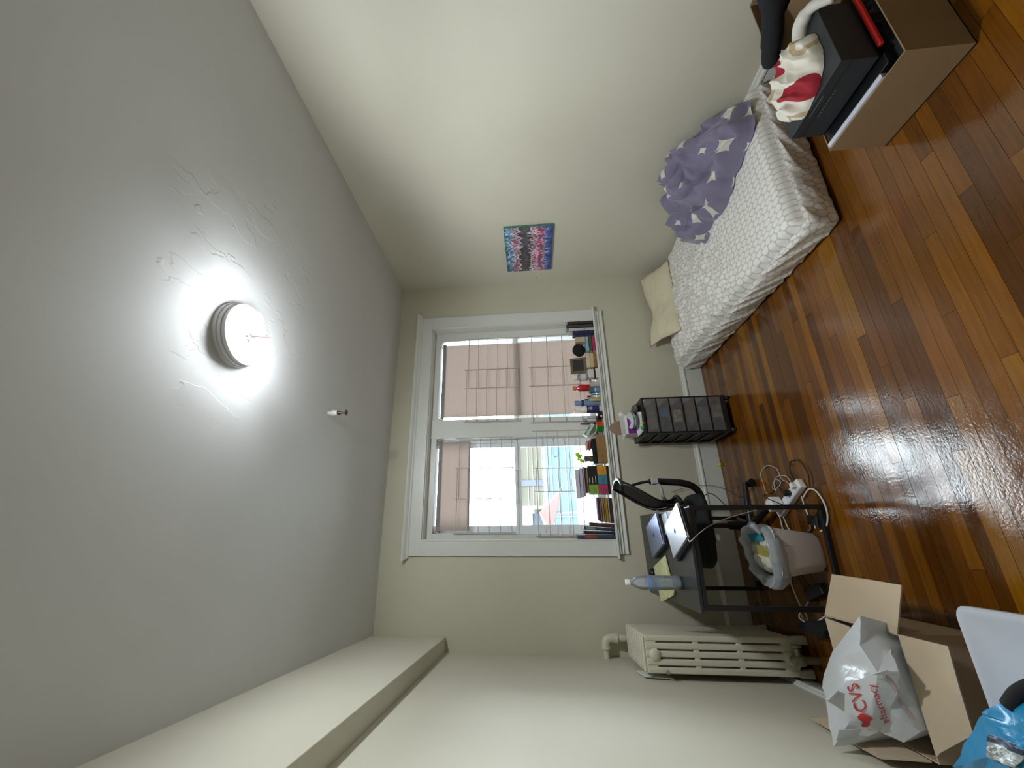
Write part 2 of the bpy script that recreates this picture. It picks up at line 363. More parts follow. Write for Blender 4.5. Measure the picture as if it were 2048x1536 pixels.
w = MB(); w.box(-1.1, XR + 0.15, YF - 0.1, D + 0.2, ZC, ZC + 0.12); struct(w, 'ceiling', M_CEIL)
WX0, WX1, WZ0, WZ1 = 0.0, 2.06, 0.925, 2.59
w = MB(); w.box(-1.05, WX0, D, D + 0.28, -0.1, ZC + 0.1); w.box(WX1, XR + 0.15, D, D + 0.28, -0.1, ZC + 0.1)
w.box(WX0, WX1, D, D + 0.28, -0.1, WZ0); w.box(WX0, WX1, D, D + 0.28, WZ1, ZC + 0.1); struct(w, 'wall_back', M_WALL)
w = MB(); w.box(XR, XR + 0.15, YF - 0.1, D, -0.1, ZC + 0.1); struct(w, 'wall_right', M_WALLR)
w = MB(); w.hexa([(XW(YF) - 0.2, YF, -0.1), (XW(YF), YF, -0.1), (XW(D), D, -0.1), (XW(D) - 0.2, D, -0.1)], [(XW(YF) - 0.2, YF, ZC + 0.1), (XW(YF), YF, ZC + 0.1), (XW(D), D, ZC + 0.1), (XW(D) - 0.2, D, ZC + 0.1)])
struct(w, 'wall_left', M_WALLR)
w = MB(); w.box(-1.1, XR + 0.15, YF - 0.15, YF, -0.1, ZC + 0.1); struct(w, 'wall_front', M_WALL)
w = MB(); w.hexa([(XW(YF) - 0.02, YF, ZB), (XB(YF), YF, ZB), (XB(D), D, ZB), (XW(D) - 0.02, D, ZB)], [(XW(YF) - 0.02, YF, ZC + 0.02), (XB(YF), YF, ZC + 0.02), (XB(D), D, ZC + 0.02), (XW(D) - 0.02, D, ZC + 0.02)])
b = struct(w, 'beam', M_WALLR, bevel=0.004); b['label'] = 'boxed cream beam along the top of the left wall'

# baseboards with a moulded cap
def bb_profile(): return [(0, 0), (0.018, 0), (0.018, 0.150), (0.026, 0.154), (0.026, 0.166), (0.016, 0.176), (0.012, 0.188), (0, 0.190)]
w = MB(); pr = bb_profile(); k = len(pr)
vs = [(x, D - a, z) for x in (XW(D), XR) for a, z in pr]; w.add(vs, [(i, (i + 1) % k, (i + 1) % k + k, i + k) for i in range(k)] + [tuple(range(k)), tuple(range(2 * k - 1, k - 1, -1))])
struct(w, 'baseboard_back', M_TRIM)
w = MB(); vs = [(XR - a, yy, z) for yy in (YF, D - 0.02) for a, z in pr]; w.add(vs, [(i, (i + 1) % k, (i + 1) % k + k, i + k) for i in range(k)] + [tuple(range(k)), tuple(range(2 * k - 1, k - 1, -1))])
struct(w, 'baseboard_right', M_TRIM)
w = MB(); vs = [(XW(yy) + a, yy, z * 0.62) for yy in (YF, D - 0.02) for a, z in pr]; w.add(vs, [(i, (i + 1) % k, (i + 1) % k + k, i + k) for i in range(k)] + [tuple(range(k)), tuple(range(2 * k - 1, k - 1, -1))])
struct(w, 'baseboard_left', M_TRIM)

# window casing: trim_1 with parts
tr = thing('trim_1', (1.03, D, WZ0), 'white painted casing around the pair of windows', None, kind='structure'); del tr['label']
def P(mb, name, par, m=M_TRIM, **kw): return build(mb, name, m, par, **kw)
q = MB(); q.box(-0.130, 0.0, D - 0.022, D, 0.945, 2.69); q.box(-0.012, 0.0, D - 0.028, D - 0.02, 0.945, 2.59); P(q, 'side_casing', tr, bevel=0.003)
q = MB(); q.box(2.06, 2.192, D - 0.022, D, 0.945, 2.69); q.box(2.06, 2.072, D - 0.028, D - 0.02, 0.945, 2.59); P(q, 'side_casing', tr, bevel=0.003)
q = MB(); q.box(-0.130, 2.192, D - 0.024, D, 2.592, 2.70); P(q, 'head_casing', tr, bevel=0.003)
q = MB(); pf = [(0, 2.70), (0.026, 2.70), (0.032, 2.708), (0.034, 2.716), (0.048, 2.726), (0.058, 2.738), (0.062, 2.75), (0, 2.75)]
kk = len(pf); vs = [(x + (-1 if x < 0 else 1) * a * 0.6, D - a, z) for x in (-0.132, 2.195) for a, z in pf]
q.add(vs, [(i, (i + 1) % kk, (i + 1) % kk + kk, i + kk) for i in range(kk)] + [tuple(range(kk)), tuple(range(2 * kk - 1, kk - 1, -1))]); P(q, 'crown_moulding', tr)
q = MB(); q.box(-0.150, 2.212, D - 0.046, D, 0.925, 0.945); q.box(0.0, 2.06, D - 0.001, D + 0.19, 0.922, 0.945); P(q, 'stool', tr, bevel=0.005)
q = MB(); pf = [(0, 0.925), (0.034, 0.925), (0.036, 0.914), (0.020, 0.908), (0.018, 0.892), (0.026, 0.888), (0.014, 0.884), (0.014, 0.866), (0.022, 0.862), (0.024, 0.852), (0, 0.850)]
kk = len(pf); vs = [(x, D - a, z) for x in (-0.112, 2.172) for a, z in pf]
q.add(vs, [(i, (i + 1) % kk, (i + 1) % kk + kk, i + kk) for i in range(kk)] + [tuple(range(kk)), tuple(range(2 * kk - 1, kk - 1, -1))]); P(q, 'apron', tr)
q = MB(); q.box(-0.02, 0.004, D - 0.001, D + 0.285, 0.946, 2.587); P(q, 'jamb', tr)
q = MB(); q.box(2.056, 2.08, D - 0.001, D + 0.285, 0.946, 2.587); P(q, 'jamb', tr)
q = MB(); q.box(-0.002, 2.062, D - 0.001, D + 0.285, 2.586, 2.61); P(q, 'head_jamb', tr)
YS = D + 0.105
q = MB(); q.box(0, 0.05, YS, YS + 0.10, 0.945, 2.527); q.box(1.965, 2.06, YS, YS + 0.10, 0.945, 2.527); q.box(0, 2.06, YS, YS + 0.10, 2.527, 2.59); P(q, 'inner_stop', tr, bevel=0.002)
q = MB(); q.box(0.915, 1.100, YS - 0.012, YS + 0.09, 0.945, 2.59); q.box(0.915, 1.085, YS + 0.09, YS + 0.165, 0.945, 2.59); P(q, 'mullion', tr, bevel=0.003)

def double_hung(name, x0, x1, fw=0.030, sw=0.040):
    wd = thing(name, ((x0 + x1) / 2, D + 0.2, 0.945), None, None, kind='structure')
    fy = D + 0.205
    q = MB(); q.box(x0, x0 + fw, fy, fy + 0.07, 0.965, 2.578); q.box(x1 - fw, x1, fy, fy + 0.07, 0.965, 2.578); q.box(x0, x1, fy, fy + 0.07, 2.578, 2.60); q.box(x0, x1, fy, fy + 0.07, 0.945, 0.965)
    build(q, 'frame', M_WHITE, wd)
    a, b = x0 + fw - 0.002, x1 - fw + 0.002
    for nm, z0, z1, yy, st, bot, top in (('lower_sash', 0.962, 1.775, fy + 0.006, sw + 0.006, 0.06, 0.06), ('upper_sash', 1.74, 2.58, fy + 0.038, sw, 0.036, 0.022)):
        q = MB(); q.box(a, a + st, yy, yy + 0.028, z0 + bot, z1 - top); q.box(b - st, b, yy, yy + 0.028, z0 + bot, z1 - top); q.box(a, b, yy, yy + 0.028, z0, z0 + bot); q.box(a, b, yy, yy + 0.028, z1 - top, z1)
        s_ = build(q, nm, M_WHITE, wd)
        g = MB(); g.box(a + st - 0.004, b - st + 0.004, yy + 0.012, yy + 0.016, z0 + bot - 0.004, z1 - top + 0.004); build(g, 'pane', M_GLASS, s_)
        if nm == 'lower_sash':
            g = MB(); g.box((a + b) / 2 - 0.03, (a + b) / 2 + 0.03, yy - 0.012, yy, z1 - 0.045, z1 - 0.02); build(g, 'latch', M_WHITE, s_, bevel=0.003)
    return wd
double_hung('window_1', 0.05, 0.915)
double_hung('window_2', 1.085, 1.985, 0.008, 0.018)

# daylight portal for the renderer (shows nothing and emits nothing of its own)
pl = bpy.data.lights.new('daylight_portal', 'AREA'); pl.shape = 'RECTANGLE'; pl.size = 2.1; pl.size_y = 1.7
try: pl.cycles.is_portal = True
except Exception: pass
po = bpy.data.objects.new('daylight_portal', pl); COL.objects.link(po); po.location = (1.03, D + 0.32, 1.77); po.rotation_euler = (-PI / 2, 0, 0)

# roller blinds
M_BLIND = translucent('blind_fabric', '#9a928e', tr=0.14, tcol='#c8ac9c', bump=0.1, bscale=400)
def blind(x0, x1, zb, label):
    t = thing('roller_blind', ((x0 + x1) / 2, D + 0.145, 2.49), label, 'blind')
    q = MB(); q.tube([(x0 - 0.012, D + 0.155, 2.492), (x1 + 0.012, D + 0.155, 2.492)], 0.019, 16); build(q, 'roller', mat('blind_roller', '#8b8686'), t, smooth='auto')
    q = MB(); n_ = 16
    for i in range(n_ + 1):
        z = 2.49 + (zb - 2.49) * i / n_
        yy = D + 0.140 + 0.002 * math.sin(i * 0.9)
        q.v += [(x0, yy, z), ((x0 + x1) / 2, yy + 0.001, z), (x1, yy, z)]
    for i in range(n_):
        for j in range(2): a = i * 3 + j; q.f.append((a, a + 1, a + 4, a + 3)); q.mi.append(0)
    build(q, 'fabric', M_BLIND, t, smooth=True)
    q = MB(); q.box(x0, x1, D + 0.137, D + 0.144, zb - 0.008, zb + 0.008); build(q, 'hem_bar', M_BLIND, t, bevel=0.002)
    for xx in (x0 - 0.016, x1 + 0.016):
        q = MB(); q.box(xx - 0.002, xx + 0.002, D + 0.135, D + 0.175, 2.475, 2.522); build(q, 'bracket', mat('zinc', '#8c8c8c', metal=0.8, rough=0.4), t)
blind(1.138, 1.928, 1.0, 'grey pink roller blind pulled all the way down over one window')
blind(0.075, 0.893, 2.205, 'grey roller blind rolled down over only the top of the open window')

# expandable wire window guards
M_WIRE = mat('white_coated_wire', '#b0a9a2', rough=0.45)
def guard(x0, xa, xb, x1, zs, label, mt=M_WIRE):
    t = thing('window_guard', ((x0 + x1) / 2, D + 0.09, zs[-1] - 0.03), label, 'window guard', 'wire window guards')
    zt, zl = zs[0] + 0.03, zs[-1] - 0.03
    for (a, b, yy, dz) in ((x0, xb, D + 0.078, 0.004), (xa, x1, D + 0.094, -0.010)):
        for z in zs:
            q = MB(); q.tube([(a, yy, z + dz), (b, yy, z + dz)], 0.0032, 6); build(q, 'bar', mt, t, smooth='auto')
    for (x, yy, wd) in ((x0, D + 0.078, 0.010), (xa, D + 0.086, 0.007), (xb, D + 0.086, 0.007), (x1, D + 0.094, 0.010)):
        q = MB(); q.box(x - wd / 2, x + wd / 2, yy - 0.005, yy + 0.005, zl, zt); build(q, 'rail', mt, t, bevel=0.001)
guard(1.068, 1.42, 1.621, 1.972, [2.231 - 0.1 * i for i in range(6)], 'white wire guard across the upper part of the covered window')
guard(1.045, 1.42, 1.621, 1.972, [1.580 - 0.155 * i for i in range(4)], 'wide-spaced wire guard across the lower part of the covered window, behind bottles')
guard(0.055, 0.346, 0.626, 0.912, [2.304 - 0.1 * i for i in range(6)], 'white wire guard across the upper part of the uncovered window')
guard(0.028, 0.403, 0.610, 0.962, [1.571 - 0.1 * i for i in range(6)], 'white wire guard across the lower part of the uncovered window, behind books')
# ================================================================== OUTSIDE
M_BLUEB = mat('pale_blue_roofing', '#3a4c54', rough=0.7, var=0.12, vscale=1.5)
q = MB(); q.box(-40, 60, 4.2, 90, -4.1, -4.0); g_ = struct(q, 'ground', mat('pale_concrete_yard', '#8f8f8e', rough=0.9, var=0.06, vscale=0.4))
t = thing('building', (3, 19, -4), 'long pale blue metal sided building seen through the open window', 'building')
q = MB(); q.box(-14, 26, 19, 24, -0.25, 1.02); build(q, 'blue_siding', M_BLUEB, t)
q = MB(); q.box(-14, 26, 19.02, 24, -4, -0.25); build(q, 'wall', mat('white_render', '#7c7c7c', rough=0.9), t)
q = MB()
for z in (0.75, 0.46, 0.10): q.box(-14, 26, 18.94, 19, z, z + 0.035)
build(q, 'seam_strip', mat('white_seam', '#5e6163'), t)
for x in (0.9, 5.6):
    q = MB(); q.box(x, x + 0.05, 18.95, 19, -0.25, 1.0); build(q, 'downpipe', mat('white_seam', '#5e6163'), t)
q = MB(); q.box(3.55, 4.1, 18.9, 18.98, 0.42, 0.62); build(q, 'sign_board', mat('blue_sign', '#18384c', rough=0.5), t)
q = MB(); q.box(3.62, 3.95, 18.88, 18.9, 0.49, 0.55); build(q, 'sign_panel', mat('pale_sign', '#3f525c', rough=0.5), t)
t = thing('building', (5, 30, -4), 'tall tan building with white bands rising behind the blue one', 'building')
q = MB(); q.box(2.2, 30, 30, 40, -4, 2.75); build(q, 'wall', mat('tan_siding', '#504d42', rough=0.9, var=0.1, vscale=0.8), t)
for z in (0.9, 1.25, 1.6, 1.95): 
    q = MB(); q.box(2.2, 30, 29.94, 30, z, z + 0.05); build(q, 'band', mat('white_seam', '#5e6163'), t)
q = MB(); q.box(2.2, 30, 29.6, 30, 2.75, 2.85); build(q, 'cornice', mat('white_seam', '#5e6163'), t)
q = MB(); q.box(3.55, 3.95, 29.9, 30, -4, 2.75); build(q, 'balcony_screen', mat('grey_blue_rail', '#3c4250'), t)
t = thing('building', (-4, 34, -4), 'grey blue house with a white corner behind the red umbrella', 'building')
q = MB(); q.box(-20, 1.9, 34, 44, -4, 1.75); build(q, 'wall', mat('grey_blue_wall', '#42474f', rough=0.9), t)
q = MB(); q.box(-20, 1.95, 33.9, 34, 1.75, 1.9); build(q, 'cornice', mat('white_seam', '#5e6163'), t)
t = thing('patio_umbrella', (0.82, 14.5, -4), 'red patio umbrella tilted in front of the pale blue building', 'umbrella')
q = MB(); c = Vector((0.84, 14.5, 1.45)); ring = [c + Vector((0.85 * math.cos(a) , 0.85 * math.sin(a), -0.55 - 0.25 * math.cos(a))) for a in [i * PI / 4 for i in range(8)]]
q.add([c] + ring, [(0, i + 1, (i + 1) % 8 + 1) for i in range(8)]); o = build(q, 'canopy', mat('red_canvas', '#3e1f1b', rough=0.8), t); o.modifiers.new('s', 'SOLIDIFY').thickness = 0.01
q = MB(); q.tube([(0.84, 14.5, -4), (0.84, 14.5, 1.44)], 0.03, 8); build(q, 'pole', mat('white_seam', '#5e6163'), t)
q = MB(); q.tube([(0.84, 14.5, -4), (0.84, 14.5, -3.9)], 0.3, 12); build(q, 'base', mat('white_seam', '#5e6163'), t)

# ================================================================== CEILING LAMP
LC = Vector((0.885, 1.562, ZC))
lamp = thing('ceiling_lamp', LC, 'round white ceiling lamp with its shade gone and two lit bulbs', 'lamp')
M_PAN = mat('lamp_pan_white', '#b9b7b8', rough=0.4); M_PANIN = mat('lamp_reflector', '#f2f2f4', rough=0.12, metal=0.6)
q = MB(); q.lathe([(0.150, 0), (0.150, -0.022), (0.146, -0.026), (0.146, -0.040), (0.141, -0.044), (0.141, -0.060), (0.132, -0.060)], LC, 48); build(q, 'pan', M_PAN, lamp, smooth='auto')
q = MB(); q.lathe([(0.132, -0.061), (0.12, -0.0625), (0.04, -0.0625)], LC, 48); build(q, 'reflector', M_PANIN, lamp, smooth=False)
q = MB(); q.tube([LC + Vector((0, 0, -0.05)), LC + Vector((-0.01, 0.012, -0.165))], 0.006, 10); q.tube([LC + Vector((-0.003, 0.004, -0.085)), LC + Vector((-0.009, 0.010, -0.15))], 0.010, 10); build(q, 'centre_rod', mat('brown_rod', '#8a7672', rough=0.5), lamp, smooth='auto')
M_BULB = mat('lit_bulb', '#f4faff', emit=28)
for sgn, nm in ((1, 'a'), (-1, 'b')):
    d = Vector((0.42 * sgn, -0.52 * sgn, -0.62)).normalized(); p0 = LC + d * 0.012 + Vector((0, 0, -0.052))
    q = MB(); q.tube([p0, p0 + d * 0.035], 0.017, 14); sk = build(q, 'socket', mat('porcelain', '#d8d6d2', rough=0.3), lamp, smooth='auto')
    R_ = d.to_track_quat('Z', 'Y').to_matrix()
    q = MB(); q.lathe([(0.013, 0), (0.014, 0.012), (0.024, 0.026), (0.033, 0.044), (0.034, 0.060), (0.028, 0.078), (0.015, 0.089), (0.003, 0.092)], p0 + d * 0.035, 20, R=R_)
    bo = build(q, 'bulb', M_BULB, lamp, smooth=True)
    ld = bpy.data.lights.new('bulb_light', 'POINT'); ld.energy = LAMP_W; ld.color = (0.90, 0.97, 1.0); ld.shadow_soft_size = 0.035
    lo = bpy.data.objects.new('bulb_light', ld); COL.objects.link(lo); lo.parent = lamp; lo.location = (p0 + d * 0.085) - LC
    lo.location = (p0 + d * 0.125) - LC + Vector((0, 0, -0.03))
    # an LED bulb throws most of its light forwards, away from its opaque base
    sd = bpy.data.lights.new('bulb_beam', 'SPOT'); sd.energy = LAMP_S; sd.color = (0.90, 0.97, 1.0); sd.shadow_soft_size = 0.035; sd.spot_size = math.radians(178); sd.spot_blend = 0.4
    so = bpy.data.objects.new('bulb_beam', sd); COL.objects.link(so); so.parent = lamp; so.location = lo.location
    so.rotation_euler = Vector((d.x * 0.45, d.y * 0.45, -1)).to_track_quat('-Z', 'Y').to_euler()
q = MB(); q.tube(spl([LC + Vector((-0.02, 0.01, -0.06)), LC + Vector((-0.045, -0.01, -0.085)), LC + Vector((-0.05, 0.03, -0.075)), LC + Vector((-0.015, 0.035, -0.066))]), 0.0015, 6); build(q, 'loose_wire', mat('dark_wire', '#3a3a38'), lamp)

# sprinkler-like ceiling hook
t = thing('ceiling_hook', (0.792, 2.508, ZC), 'small white ceiling fitting with a dark brass tip beyond the lamp', 'ceiling fitting')
c = Vector((0.792, 2.508, ZC))
q = MB(); q.lathe([(0.014, 0), (0.011, -0.012), (0.014, -0.020), (0.019, -0.030), (0.019, -0.050), (0.013, -0.064)], c, 16); build(q, 'white_collar', M_WHITEPL, t, smooth='auto')
q = MB(); q.lathe([(0.013, -0.064), (0.014, -0.078), (0.006, -0.092), (0.005, -0.118), (0.019, -0.122), (0.019, -0.128), (0.006, -0.134)], c, 16); build(q, 'brass_tip', mat('dark_brass', '#54483a', metal=0.7, rough=0.4), t, smooth='auto')

# painting on the right wall
def paint_mat():
    m = bpy.data.materials.new('abstract_painting'); m.use_nodes = True; n = m.node_tree.nodes; l = m.node_tree.links; p = n['Principled BSDF']
    tc = n.new('ShaderNodeTexCoord'); mp = n.new('ShaderNodeMapping'); mp.inputs['Scale'].default_value = (1, 1 / 0.632, 1 / 0.438); l.new(tc.outputs['Object'], mp.inputs['Vector'])
    st = n.new('ShaderNodeMapping'); st.inputs['Scale'].default_value = (1, 16, 5); l.new(mp.outputs[0], st.inputs['Vector'])
    nz = n.new('ShaderNodeTexNoise'); nz.inputs['Scale'].default_value = 1.3; nz.inputs['Detail'].default_value = 2; l.new(st.outputs[0], nz.inputs['Vector'])
    sp = n.new('ShaderNodeSeparateXYZ'); l.new(mp.outputs[0], sp.inputs[0])
    a = n.new('ShaderNodeMath'); a.operation = 'MULTIPLY_ADD'; a.inputs[1].default_value = 0.42; a.inputs[2].default_value = -0.21; l.new(nz.outputs['Fac'], a.inputs[0])
    b = n.new('ShaderNodeMath'); b.operation = 'ADD'; l.new(sp.outputs['Z'], b.inputs[0]); l.new(a.outputs[0], b.inputs[1])
    r = n.new('ShaderNodeValToRGB'); r.color_ramp.interpolation = 'CONSTANT'; e = r.color_ramp.elements; e[0].position = 0; e[0].color = lin('#3f4f8c'); e[1].position = 0.95; e[1].color = lin('#2c6a86')
    for ps, cc in ((0.08, '#5b6fae'), (0.13, '#6a4f9a'), (0.16, '#9fb3cf'), (0.2, '#b0506e'), (0.30, '#c8b9c6'), (0.36, '#a9577a'), (0.41, '#cfc6cf'), (0.46, '#4c4850'), (0.54, '#5c5a5e'), (0.62, '#453f44'), (0.68, '#c9bfcb'), (0.74, '#a8677f'), (0.81, '#c3cbd9'), (0.86, '#3f6ea2'), (0.91, '#a9c4d6')):
        x = e.new(ps); x.color = lin(cc)
    l.new(b.outputs[0], r.inputs['Fac'])
    v = n.new('ShaderNodeMapping'); v.inputs['Scale'].default_value = (1, 9, 4.5); l.new(mp.outputs[0], v.inputs['Vector'])
    vo = n.new('ShaderNodeTexVoronoi'); vo.distance = 'CHEBYCHEV'; vo.inputs['Scale'].default_value = 1.4; l.new(v.outputs[0], vo.inputs['Vector'])
    hs = n.new('ShaderNodeSeparateColor'); l.new(vo.outputs['Color'], hs.inputs[0])
    mr = n.new('ShaderNodeMapRange'); mr.inputs[1].default_value = 0.3; mr.inputs[2].default_value = 0.9; mr.inputs[3].default_value = 0.75; mr.inputs[4].default_value = 1.3; l.new(hs.outputs[0], mr.inputs[0])
    sc = n.new('ShaderNodeVectorMath'); sc.operation = 'SCALE'; l.new(r.outputs['Color'], sc.inputs[0]); l.new(mr.outputs[0], sc.inputs['Scale'])
    l.new(sc.outputs[0], p.inputs['Base Color']); p.inputs['Roughness'].default_value = 0.5
    bp = n.new('ShaderNodeBump'); bp.inputs['Strength'].default_value = 0.3; bp.inputs['Distance'].default_value = 0.003; l.new(nz.outputs['Fac'], bp.inputs['Height']); l.new(bp.outputs['Normal'], p.inputs['Normal'])
    return m
t = thing('painting', (XR, 2.875, 1.343), 'unframed abstract canvas of pink, blue and black strokes on the wall over the bed', 'painting')
q = MB(); q.box(XR - 0.022, XR, 2.872, 3.505, 1.343, 1.782); build(q, 'canvas', mat('canvas_edge_green', '#4f8472', rough=0.7, var=0.3, vscale=12), t, bevel=0.002)
q = MB(); q.box(XR - 0.0235, XR - 0.0222, 2.874, 3.503, 1.345, 1.780); build(q, 'painted_face', paint_mat(), t)
q = MB(); q.lathe([(0.005, 0), (0.005, -0.004), (0.002, -0.006)], (XR, 3.655, 1.49), 10, axis='x'); solo(q, 'nail_head', M_BLACKPL, (XR, 3.655, 1.49), 'tiny dark nail head in the right wall below the painting', 'nail')

# ================================================================== RADIATOR
rad = thing('radiator', (-0.66, 3.3, 0), 'cream cast iron column radiator standing along the left wall', 'radiator')
RX0, RX1 = -0.765, -0.552
bars = 5; pitch = (RX1 - RX0) / bars
for s_ in range(9):
    y0 = 3.04 + s_ * 0.058; y1 = y0 + 0.040; q = MB(); xo = -0.0028 * s_
    for b_ in range(bars):
        xa = RX0 + b_ * pitch; q.box(xa + 0.0045 + xo, xa + pitch - 0.0045 + xo, y0, y1, 0.07, 0.955)
    for (za, zb) in ((0.885, 0.965), (0.632, 0.668), (0.378, 0.414), (0.075, 0.155)):
        q.box(RX0 + 0.004 + xo, RX1 - 0.004 + xo, y0 + 0.004, y1 - 0.004, za, zb)
    q.box(RX0 + 0.010 + xo, RX1 - 0.010 + xo, y0 + 0.002, y1 - 0.002, 0.955, 0.974)
    if s_ in (0, 8):
        for xx in (RX0 + xo, RX1 - 0.04 + xo): q.hexa([(xx - 0.004, y0, 0), (xx + 0.044, y0, 0), (xx + 0.044, y1, 0), (xx - 0.004, y1, 0)], [(xx + 0.002, y0, 0.09), (xx + 0.038, y0, 0.09), (xx + 0.038, y1, 0.09), (xx + 0.002, y1, 0.09)])
    build(q, 'section', M_CREAMPIPE, rad, bevel=0.008, seg=2)
for z in (0.905, 0.12):
    q = MB(); q.tube([(-0.665, 3.05, z), (-0.680, 3.555, z)], 0.028, 16); build(q, 'hub', M_CREAMPIPE, rad, smooth='auto')
q = MB(); q.lathe([(0.034, 0), (0.034, -0.008), (0.024, -0.014), (0.018, -0.018)], (-0.660, 3.042, 0.902), 20, axis='y'); build(q, 'end_plug', M_CREAMPIPE, rad, smooth='auto')
q = MB(); q.lathe([(0.034, 0), (0.034, -0.008), (0.022, -0.014)], (-0.668, 3.042, 0.12), 20, axis='y'); build(q, 'end_plug', M_CREAMPIPE, rad, smooth='auto')
q = MB(); q.lathe([(0.007, 0), (0.007, -0.016), (0.011, -0.018), (0.011, -0.024)], (-0.748, 3.045, 0.842), 12, axis='y'); build(q, 'air_vent', mat('nickel', '#a8a498', metal=0.8, rough=0.3), rad, smooth='auto')
q = MB(); q.tube(spl([(-0.66, 3.0, 0.125), (-0.66, 2.985, 0.12), (-0.66, 2.98, 0.08), (-0.66, 2.98, 0.0)]), 0.020, 14); q.lathe([(0.026, 0), (0.032, 0.01), (0.032, 0.035), (0.026, 0.045)], (-0.66, 2.98, 0.075), 10); q.tube([(-0.60, 2.98, 0.105), (-0.66, 2.98, 0.105)], 0.016, 12); q.tube([(-0.594, 2.98, 0.105), (-0.582, 2.98, 0.105)], 0.027, 12)
build(q, 'valve', mat('patinated_bronze', '#8f8c78', rough=0.45, metal=0.4, var=0.2, vscale=30), rad, smooth='auto')
t = thing('steam_pipe', (-0.70, 3.66, 0), 'cream steam pipe rising behind the radiator to an elbow at the wall', 'pipe')
q = MB(); q.tube([(-0.695, 3.66, 0), (-0.695, 3.66, 1.03)], 0.024, 16); build(q, 'riser', M_CREAMPIPE, t, smooth='auto')
q = MB(); q.tube(spl([(-0.695, 3.66, 1.03), (-0.695, 3.66, 1.075), (-0.715, 3.66, 1.105), (-0.755, 3.66, 1.11)], 5), 0.031, 16); q.tube([(-0.695, 3.66, 1.02), (-0.695, 3.66, 1.045)], 0.036, 16); q.tube([(-0.745, 3.66, 1.11), (-0.765, 3.66, 1.11)], 0.036, 16); build(q, 'elbow', M_CREAMPIPE, t, smooth='auto')
q = MB(); q.tube([(-0.765, 3.66, 1.11), (XW(3.66) + 0.001, 3.66, 1.11)], 0.022, 16); build(q, 'stub', M_CREAMPIPE, t, smooth='auto')
q = MB(); q.slab([(-0.79, 3.06, 0.80), (-0.79, 3.22, 0.86), (-0.792, 3.22, 0.99), (-0.792, 3.10, 0.97)], 0.003); solo(q, 'paper_sheet', M_WHITEPL, (-0.79, 3.14, 0.80), 'thin pale sheet tucked between the radiator and the wall', 'paper')

# ================================================================== DESK
dk = thing('desk', (-0.09, 3.1, 0), 'narrow black topped desk with thin black metal legs', 'desk')
A_, B_, C_, D_ = (-0.372, 2.588), (0.168, 2.545), (0.182, 3.665), (-0.382, 3.640)
q = MB(); q.hexa([(x, y_, 0.722) for x, y_ in (A_, B_, C_, D_)], [(x, y_, 0.740) for x, y_ in (A_, B_, C_, D_)]); build(q, 'tabletop', mat('black_wood_top', '#2a2a2c', rough=0.28, bump=0.15, bscale=40, var=0.15, vscale=4), dk, bevel=0.002)
legs = {'n_l': (-0.345, 2.60), 'n_r': (0.168, 2.565), 'f_r': (0.150, 3.47), 'f_l': (-0.335, 3.49)}
for x, y_ in legs.values():
    q = MB(); q.box(x - 0.013, x + 0.013, y_ - 0.013, y_ + 0.013, 0.0, 0.722); build(q, 'leg', M_BLACKMETAL, dk, bevel=0.002)
def bar(a, b, z, r=0.012, par=dk, nm='rail'):
    a = Vector((a[0], a[1], z)); b = Vector((b[0], b[1], z)); t_ = (b - a).normalized(); n_ = Vector((-t_.y, t_.x, 0)) * r; h = Vector((0, 0, r))
    q = MB(); q.hexa([a - n_ - h, b - n_ - h, b + n_ - h, a + n_ - h], [a - n_ + h, b - n_ + h, b + n_ + h, a + n_ + h]); build(q, nm, M_BLACKMETAL, par, bevel=0.002)
bar(legs['n_l'], legs['n_r'], 0.014); bar(legs['f_l'], legs['f_r'], 0.014); bar(legs['n_l'], legs['n_r'], 0.708); bar(legs['f_l'], legs['f_r'], 0.708)
bar(legs['n_l'], legs['f_l'], 0.708); bar(legs['n_r'], legs['f_r'], 0.708)
TOP = 0.740
def flatdev(name, c4, z0, z1, m, label, cat, parts=()):
    cx = sum(p[0] for p in c4) / 4; cy = sum(p[1] for p in c4) / 4; t = thing(name, (cx, cy, z0), label, cat); return t
def poly4(c4, z0, z1): q = MB(); q.hexa([(x, y_, z0) for x, y_ in c4], [(x, y_, z1) for x, y_ in c4]); return q
def laptop(c4, z0, h, m, label, logo=True, name='laptop'):
    cx = sum(p[0] for p in c4) / 4; cy = sum(p[1] for p in c4) / 4; t = thing(name, (cx, cy, z0), label, 'laptop')
    build(poly4(c4, z0, z0 + h * 0.55), 'base', m if logo else M_DARKLAP, t, bevel=0.002); ll = build(poly4(c4, z0 + h * 0.62, z0 + h), 'lid', m, t, bevel=0.0025)
    q = MB(); a, b = Vector(c4[0]), Vector(c4[3]); e = (b - a); 
    q.tube([(a.x + e.x * .15, a.y + e.y * .15, z0 + h * .58), (a.x + e.x * .85, a.y + e.y * .85, z0 + h * .58)], h * 0.2, 8); build(q, 'hinge', M_DARKLAP, t, smooth='auto')
    if logo:
        q = MB(); u_ = (Vector(c4[1]) - Vector(c4[0])).normalized(); v_ = Vector((-u_.y, u_.x)); r = 0.014
        def disc(ox, oy, rx, ry, n_=16): 
            pts = [(cx + u_.x * (ox + rx * math.cos(w)) + v_.x * (oy + ry * math.sin(w)), cy + u_.y * (ox + rx * math.cos(w)) + v_.y * (oy + ry * math.sin(w)), z0 + h + 0.0004) for w in [2 * PI * i / n_ for i in range(n_)]]
            q.add(pts, [tuple(range(n_))])
        disc(-0.006, 0, 0.010, 0.013); disc(0.006, 0, 0.010, 0.013); disc(0.003, -0.020, 0.003, 0.006)
        build(q, 'logo', mat('grey_logo', '#7c7f88', rough=0.15, metal=0.9), ll)
    return t
la = [(0.172, 3.050), (0.083, 3.365), (-0.124, 3.290), (-0.030, 2.985)]
